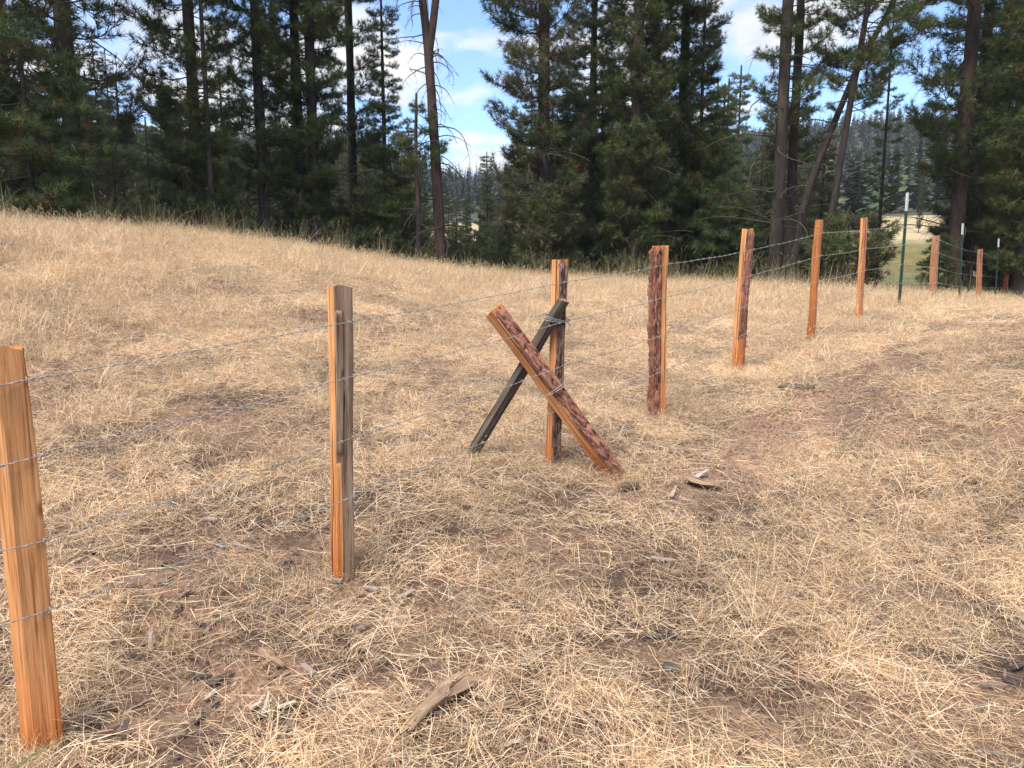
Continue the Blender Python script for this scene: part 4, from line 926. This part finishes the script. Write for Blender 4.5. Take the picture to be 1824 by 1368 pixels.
link('crown', crown_mesh([(0, 0, 0), (.12, 0, 2.2), (0.1, 0, 6)], 5.5, 3.4, 0.8, 16, 16), o)
# leaning pines
lp = gdepth(1402, 21); q = rel_path([(1402, 492), (1428, 352), (1463, 246), (1504, 135), (1565, 16), (1625, -120)], 21, lp); q[0] = (0, 0, -.3); q.append((q[-1][0]+1.0, 0, 15))
o = empty('pine_tree', lp, label='dark pine trunk leaning far over to the right', category='pine tree'); link('trunk', trunk_mesh(q, 15, .11, 17, 'trunk_dark'), o); link('crown', crown_mesh(q, 15, 5.8, 1.5, 34, 18), o); link('bare_branches', dead_mesh(q, 15, 2, 8, 22, 19, 1.1, 0.7, .15), o)
lp = gdepth(1464, 20.5); q = rel_path([(1464, 490), (1481, 328), (1500, 164), (1520, 0), (1535, -140)], 20.5, lp); q[0] = (0, 0, -.3); q.append((q[-1][0]+.6, 0, 16))
o = empty('pine_tree', lp, label='dark slender pine tilting slightly, crossing the leaning one', category='pine tree'); link('trunk', trunk_mesh(q, 16, .11, 27, 'trunk_dark'), o); link('crown', crown_mesh(q, 16, 5.0, 1.5, 40, 28), o); link('bare_branches', dead_mesh(q, 16, 2, 8, 20, 29, 1.1, 0.7, .15), o)
# small twisted juniper near the meadow gap
jp = gdepth(1500, 19); jq = [(0, 0, 0), (0.02, 0, .6), (.12, 0, 1.1), (.1, 0, 2.4)]
o = empty('juniper', jp, label='small dark twisted juniper in front of the meadow gap', category='juniper'); link('trunk', trunk_mesh(jq, 2.2, .075, 33, 'trunk_dark'), o); link('crown', crown_mesh(jq, 2.6, .55, 1.0, 34, 34, ('brown', 'pine'), 'bush'), o); link('bare_branches', dead_mesh(jq, 2.2, .2, 1.6, 26, 35, 1.2, 0.2, .08), o)
p = gdepth(1561, 27); build_tree(p, 'short trunked pine standing at the left side of the meadow gap', TR['c'], CR['sparse'], None, 1.9, 0.5)
p = gdepth(1631, 86); build_tree(p, 'lone small pine standing out in the far meadow', TR['c'], CR['pine_mid'], None, 0.4, 0.33)

SEG = [(60, 'behind the left edge boughs'), (150, 'behind the bright young bushy pine'), (250, 'right of the thick dark trunk'), (360, 'left of the tall dense pine'), (470, 'right of the tall dense pine'), (555, 'behind the close pair of pines'), (640, 'right of the close pair of pines'), (765, 'behind the cone shaped tree'),
       (910, 'low in the blue sky gap'), (1000, 'behind the olive pine'), (1060, 'right of the olive pine'), (1130, 'left of the reddish lower trunk'), (1210, 'right of the reddish lower trunk'), (1290, 'behind the pointed young pine'), (1385, 'left of the thick straight trunk'), (1520, 'behind the leaning trunks'), (1720, 'behind the great red pine'), (1800, 'right of the great red pine'), (9999, 'at the right edge')]
# deep wood: denser trees filling the shade behind the front row
r = np.random.RandomState(77); cand = []
for d in (27, 30, 34, 39, 45, 52, 60):
    u = -220
    while u < 2080:
        u += r.uniform(60, 120)*28/d*1.4; cand.append((u, d+r.uniform(-1.5, 1.5)))
for u, d in cand:
    if 1475 < u < 1700 and d < 75: continue
    p = gdepth(u, d); q = r.uniform(); hm = 0.8+0.17*d*r.uniform(0.7, 1.15)
    if 890 < u < 1330 or u < 420: hm *= 1.3
    if 765 < u < 910: hm = 0.3+0.095*d; q = 0.6
    if q < 0.45: tk, ck, s = 'd', 'cone', hm/9
    elif q < 0.88: tk, ck, s = 'e', 'low', hm/7.5
    else: tk, ck, s = 'a', 'pine_low', hm/21
    seg = next(nm for lim, nm in SEG if u < lim); far = 'at the front' if d < 32 else 'halfway back' if d < 42 else 'far back'
    form = {'cone': 'narrow cone shaped', 'low': 'spreading low boughed', 'pine_low': 'tall open'}[ck]
    build_tree(p, '%s dark pine %s, %s' % (form, far, seg), TR[tk], CR[ck], None, r.uniform(0, 6.28), s, 'pines deep in the shaded wood')
for u, d, s in ((868, 47, 0.86), (832, 60, .66), (908, 42, .7)):
    p = gdepth(u, d); build_tree(p, 'pointed green pine at the bottom of the blue sky gap, %s' % ('tallest of them' if s > .8 else 'small and farther back' if d > 50 else 'beside the olive pine'), TR['d'], CR['cone'], None, r.uniform(0, 6), s)

# far forest on the hillside (one mass)
def far_conifer(seed, Hh, w, col, dead=False):
    r = np.random.RandomState(seed); mb = MB()
    tube(mb, [(0, 0, 0), (0, 0, Hh)], [0.18, 0.03], 4, 0, (0.09, 0.075, 0.065))
    for k in range(26 if dead else 120):
        z = Hh*(0.08+0.92*r.uniform()**1.25); a = r.uniform(0, 6.28); l = w*1.45*(1-z/Hh)*r.uniform(0.5, 1.25)+0.12; d = np.array([math.cos(a), math.sin(a), r.normal(-0.05, 0.2)]); s = np.array([-d[1], d[0], 0])*l*(0.05 if dead else 0.32); c = np.array([0, 0, z])
        mb.add([c, c+d*l*0.6+s, c+d*l, c+d*l*0.6-s+[0, 0, -.25*l]], [[0, 1, 2], [0, 2, 3]], 0, np.array(col)*r.uniform(0.6, 1.35))
    return mb
for i in range(5): 
    m = far_conifer(40+i, r.uniform(8, 12), r.uniform(1.7, 2.3), [(0.06, 0.085, 0.042), (0.045, 0.07, 0.04), (0.085, 0.10, 0.048), (0.04, 0.062, 0.038), (0.07, 0.08, 0.042)][i]); proto('far', i, m)
proto('far', 5, far_conifer(50, 9, 1.0, (0.085, 0.075, 0.075), True)); proto('far', 6, far_conifer(51, 9, 1.6, (0.16, 0.075, 0.045)))
for o_ in SETS['far'].objects: o_.data.materials[0] = M['tint']
rd = np.sqrt(r.uniform(100**2, 620**2, 15000)); a = r.uniform(-0.95, 0.95, 15000); x, y = rd*np.sin(a), rd*np.cos(a); z = height(x, y)
u = pix_u(x, y); k = ~((u > 1540) & (u < 1680) & (rd < 150)) & ~((rd < 200) & (u > 770) & (u < 910))
x, y, z, rd = x[k], y[k], z[k], rd[k]
burnt = sstep(350, 430, rd)*sstep(0.48, 0.6, fbm(x/70, y/70, 3, 3)); ii = np.where(r.uniform(0, 1, len(x)) < burnt*0.8, 5, r.randint(0, 5, len(x))); ii = np.where(r.uniform(0, 1, len(x)) < 0.015+0.10*sstep(380, 450, rd), 6, ii)
scatter('hillside_forest', 'far', np.stack([x, y, z-0.3], 1), np.stack([0*x, 0*x, r.uniform(0, 6.28, len(x))], 1), r.uniform(0.6, 1.25, len(x)), ii, 'far wooded hillside of dark conifers and grey burnt trees', 'forest')

# ------------------------------------------------------------------ wood pieces, stones and sprigs on the ground
def chunk(pix0, pix1, w, th, mt, label, seed, name='wood_piece', cat='wood', bend=0.0, lift=0.0, taper=0.6, k=9):
    a, b = gp(*pix0), gp(*pix1); r = np.random.RandomState(seed); n2 = 22; t = np.linspace(0, 1, n2); c = (a+b)/2
    sd = unit(np.cross(b-a, [0, 0, 1])); ln = np.linalg.norm(b-a)
    P = a+(b-a)*t[:, None]+sd*(bend*ln*np.sin(t*math.pi))[:, None]; P[:, 2] = height(P[:, 0], P[:, 1])+th*0.45+0.012+lift*t
    R = w*0.5*(1-(1-taper)*t)*(1+0.35*(fbm(t*4+seed, 1, 0, 3)-0.5)); R[0] *= 0.75; R[-1] *= 0.45
    T, A, B = frames(P); ang = np.arange(k)*2*math.pi/k; pr = 1+0.45*(vnoise(ang*1.6+seed, 3.3)-0.5)
    prof = 1+0.75*(fbm(ang[None]*2.6+seed, t[:, None]*4, seed, 3)-0.5)+0.25*(vnoise(ang[None]*5+seed, t[:, None]*2.5, 1)-0.5)
    # A is horizontal, B up: flatten by thickness
    V = P[:, None]+(R[:, None]*pr[None]*prof)[..., None]*(np.cos(ang)[None, :, None]*A[:, None]+np.sin(ang)[None, :, None]*B[:, None]*(th/w))
    # jagged ends
    V[0] += (r.uniform(-0.06, 0.04, (k, 1))*ln)*T[0]; V[-1] += (r.uniform(-0.10, 0.06, (k, 1))*ln)*T[-1]
    i = np.arange(n2-1)[:, None]*k; j = np.arange(k)[None]; j2 = (j+1) % k; mb = MB()
    org = P[0].copy(); V = V-org; zax = unit(b-a); xax = sd; yax = np.cross(zax, xax); Rm = np.stack([xax, yax, zax], 0); Vl = V@Rm.T
    mb.add(Vl.reshape(-1, 3), np.stack([i+j, i+j2, i+k+j2, i+k+j], -1).reshape(-1, 4))
    for ring, s in ((0, -1), (n2-1, 1)):
        cc = Vl[ring].mean(0); q = np.arange(k); f = np.stack([q, (q+1) % k, np.full(k, k)], 1); mb.add(np.concatenate([Vl[ring], cc[None]]), f if s > 0 else f[:, ::-1])
    o = link(name, mb.mesh(name, M[mt], smooth=True, sharp=38), None, label=label, category=cat)
    o.matrix_world = Matrix(((xax[0], yax[0], zax[0], org[0]), (xax[1], yax[1], zax[1], org[1]), (xax[2], yax[2], zax[2], org[2]), (0, 0, 0, 1)))
    return o
chunk((830, 1236), (724, 1328), .082, .060, 'grey', 'weathered grey brown limb with a broken end lying in the foreground straw', 3, 'dead_limb', 'limb', 0.05, 0, .45, 14).location.z += 0.012
chunk((840, 1282), (922, 1259), .030, .022, 'grey', 'thin grey stick lying beside the weathered limb', 4, 'stick', 'stick', 0.03, 0, .5)
chunk((930, 1197), (972, 1162), .038, .026, 'pale_grey', 'short grey wood chunk alone in the foreground straw', 5)
chunk((468, 1172), (506, 1200), .038, .03, 'grey', 'dark brown broken wood piece in the litter right of the nearest post', 6)
chunk((372, 1232), (412, 1205), .035, .02, 'dark_grey', 'dark bark flake lying in the litter near the nearest post', 8, 'bark_flake', 'bark')
chunk((366, 1256), (385, 1238), .016, .012, 'chip', 'small bleached chip below the dark bark flake', 9, 'wood_chip', 'chip')
chunk((447, 1285), (525, 1281), .020, .014, 'dark_grey', 'dark splinter lying under the cluster of bleached chips', 10)
chunk((446, 1274), (466, 1262), .022, .008, 'chip', 'bleached chip at the left end of the chip cluster', 11, 'wood_chip', 'chip', lift=.015)
chunk((470, 1282), (480, 1252), .016, .007, 'chip', 'upright white chip in the middle of the chip cluster', 12, 'wood_chip', 'chip', lift=.02)
chunk((495, 1268), (528, 1264), .022, .008, 'chip', 'bleached chip at the right end of the chip cluster', 13, 'wood_chip', 'chip', lift=.01)
chunk((515, 1296), (532, 1316), .026, .016, 'grey', 'curled brown chip below the chip cluster', 14, 'wood_chip', 'chip')
chunk((270, 1172), (273, 1146), .030, .016, 'pale_grey', 'pale grey slab of wood standing up in the straw behind the nearest post', 15, lift=.05)
chunk((1222, 860), (1284, 877), .095, .055, 'grey', 'splintered grey wood chunk on the bare soil right of the braces', 16)
chunk((1232, 858), (1262, 850), .045, .014, 'chip', 'white splinter lying on top of the splintered grey chunk', 17, 'wood_chip', 'chip', lift=.03)
chunk((1194, 890), (1204, 880), .03, .012, 'chip', 'small white chip left of the splintered grey chunk', 18, 'wood_chip', 'chip', lift=.03)
chunk((1388, 700), (1452, 702), .075, .05, 'dark_grey', 'dark stick lying across the wheel track', 19, 'stick', 'stick', .03, 0, .75).location.z += 0.02
chunk((828, 904), (892, 916), .065, .03, 'grey', 'flat grey board end half buried in straw below the braces', 20)
chunk((1104, 880), (1136, 874), .06, .05, 'dark_grey', 'dark clod of bark at the foot of the red barked brace', 21, 'bark_flake', 'bark')
chunk((1160, 1003), (1202, 1005), .030, .018, 'pale_grey', 'small silver stick in the straw right of centre', 22, 'stick', 'stick')
chunk((915, 1131), (944, 1137), .016, .01, 'chip', 'thin white chip above the short grey chunk', 23, 'wood_chip', 'chip')
chunk((880, 1157), (898, 1154), .016, .012, 'chip', 'tiny pale chip left of the short grey chunk', 24, 'wood_chip', 'chip')
chunk((906, 1336), (930, 1326), .018, .01, 'chip', 'white chip right of the weathered limb at the bottom', 25, 'wood_chip', 'chip')
chunk((985, 1252), (1008, 1256), .013, .01, 'chip', 'narrow white chip right of the thin grey stick', 26, 'wood_chip', 'chip')
chunk((725, 1090), (732, 1110), .016, .01, 'chip', 'pale chip in the dark litter above the weathered limb', 27, 'wood_chip', 'chip')
chunk((700, 1110), (728, 1106), .02, .014, 'pale_grey', 'short silvery twig beside the pale chip in dark litter', 28, 'stick', 'stick')
def stone(pix, size, mt, label, seed, flat=0.6):
    p = gp(*pix); r = np.random.RandomState(seed); nu, nv = 12, 8; mb = MB(); V = []
    for j in range(nv+1):
        for i in range(nu):
            a, b = 2*math.pi*i/nu, math.pi*j/nv; d = np.array([math.sin(b)*math.cos(a), math.sin(b)*math.sin(a), math.cos(b)]); V.append(d*size*(0.75+0.6*float(fbm(d[0]*1.6+seed, d[1]*1.6, d[2]*1.6, 3)))*[1, .85, flat])
    i = np.arange(nv)[:, None]*nu; j = np.arange(nu)[None]; j2 = (j+1) % nu; mb.add(np.array(V), np.stack([i+j, i+nu+j, i+nu+j2, i+j2], -1).reshape(-1, 4))
    o = link('stone', mb.mesh('stone', M[mt], smooth=True, sharp=28, color=False), None, label=label, category='stone'); o.location = (p+np.array([0, 0, size*flat*0.25])).tolist(); o.rotation_euler = (0, 0, r.uniform(0, 6))
stone((126, 772), .07, 'rock_brown', 'brown stone in the grass behind the nearest post', 1, .6)
stone((763, 1350), .035, 'rock', 'dark grey stone at the bottom edge below the weathered limb', 2)
stone((1150, 1335), .035, 'rock_brown', 'flat brown stone half sunk in the soil at the bottom', 3, .4)
stone((1193, 1190), .03, 'rock', 'grey stone in straw right of the short grey chunk', 4, .5)
stone((850, 950), .05, 'rock', 'dark stone in the grass below the flat grey board', 5, .5)
stone((445, 1045), .04, 'rock', 'dark stone in the straw left of the grey faced post', 6, .6)
stone((800, 1187), .022, 'rock_brown', 'small round brown stone in the foreground litter', 7, .8)
stone((985, 985), .028, 'rock_brown', 'small reddish stone on bare soil in the centre', 8, .7)
stone((1197, 826), .013, 'yellow', 'tiny yellow pebble right of the red barked brace', 9, .8)
# scraps of bark and rotten wood trodden into the litter
rb = np.random.RandomState(5)
for i in range(5):
    mb = MB(); 
    for q in range(7):
        c = disc(1, 0.16, rb)[0]; a = rb.uniform(0, 6.28); l, w2_ = rb.uniform(.012, .045), rb.uniform(.005, .014); e = np.array([math.cos(a), math.sin(a), rb.normal(0, .2)]); f2 = np.array([-math.sin(a), math.cos(a), rb.normal(0, .3)]); h = np.array([0, 0, rb.uniform(.004, .010)])
        V = [c-e*l-f2*w2_*.6, c+e*l*.8-f2*w2_, c+e*l+f2*w2_*.5, c-e*l*.9+f2*w2_]; V = V+[p2+h+rb.normal(0, .002, 3) for p2 in V]; mb.add(np.array(V)+[0, 0, .006], [[0, 3, 2, 1], [4, 5, 6, 7], [0, 1, 5, 4], [1, 2, 6, 5], [2, 3, 7, 6], [3, 0, 4, 7]], 0, np.array([[.10, .07, .058], [.17, .125, .10], [.30, .25, .21], [.07, .055, .05]][rb.randint(4)])*rb.uniform(.7, 1.3))
    proto('scrap', i, mb)
x, y = tiles(1.3, 4.2, 0.36, rb); u = pix_u(x, y); x, y = keep(x, y, 0.18+0.75*(1-sstep(500, 1000, u)), rb); z, ro = orient(x, y, rb)
scatter('bark_scraps', 'scrap', np.stack([x, y, z+.008], 1), ro, rb.uniform(.7, 1.3, len(x)), rb.randint(0, 5, len(x)), 'small scraps of bark and rotten wood trodden into the near litter', 'bark scraps')
# green grass sprig at the bottom left corner
mb = MB(); rg = np.random.RandomState(9); p = gp(-15, 1385)-np.array([0, 0.06, 0])
for k in range(4):
    q = np.array([0.01*k, 0.004*k, 0]); d = unit(np.array([0.62+0.1*k, 0.18, 0.42+.12*k])); l = 0.30-.04*k; P = [q+d*l*t+np.array([0, 0, -0.03*t*t]) for t in np.linspace(0, 1, 6)]
    tube(mb, P, np.linspace(.0016, .0008, 6), 4, 0, (0.22, 0.27, 0.10))
    for t in np.linspace(.55, 1, 9):
        c = q+d*l*t+np.array([0, 0, -0.03*t*t]); s = unit(d+rg.normal(0, .3, 3)); n3 = unit(np.cross(s, rg.normal(0, 1, 3)))*.0022; mb.add([c, c+s*.012+n3, c+s*.024, c+s*.012-n3], [[0, 1, 2, 3]], 0, (0.27, 0.31, 0.13))
o = link('grass_sprig', mb.mesh('grass_sprig', M['straw']), None, label='green grass sprig at the bottom left corner', category='grass'); o.location = p.tolist()
print('objects', len(bpy.data.objects), 'tris ~', sum(len(m.loops)-2*len(m.polygons) for m in bpy.data.meshes))

# ------------------------------------------------------------------ haze over the far hills
hm_, ht_, hb_ = mat('thin_haze'); ht_.nodes.remove(hb_); pv = ht_.nodes.new('ShaderNodeVolumePrincipled'); pv.inputs['Color'].default_value = (0.80, 0.88, 1.0, 1); pv.inputs['Density'].default_value = 0.00028
ht_.links.new(pv.outputs[0], ht_.nodes['Material Output'].inputs['Volume'])
lo = min(v.co.z for v in ground.data.vertices); lo = min(lo, min(v.co.z for v in hill.data.vertices))-1.5; hi = max(v.co.z for v in hill.data.vertices)+20
mb = MB(); X = 1700.0; mb.add([(-X, -X, lo), (X, -X, lo), (X, X, lo), (-X, X, lo), (-X, -X, hi), (X, -X, hi), (X, X, hi), (-X, X, hi)], [[3, 2, 1, 0], [4, 5, 6, 7], [0, 1, 5, 4], [1, 2, 6, 5], [2, 3, 7, 6], [3, 0, 4, 7]])
link('haze', mb.mesh('haze', hm_, color=False), None, kind='stuff', label='thin blue air haze softening the far wooded hills', category='haze')
for o_ in bpy.data.objects:
    if o_.type == 'MESH' and len(o_.data.vertices) == 0: print('EMPTY MESH', o_.name)
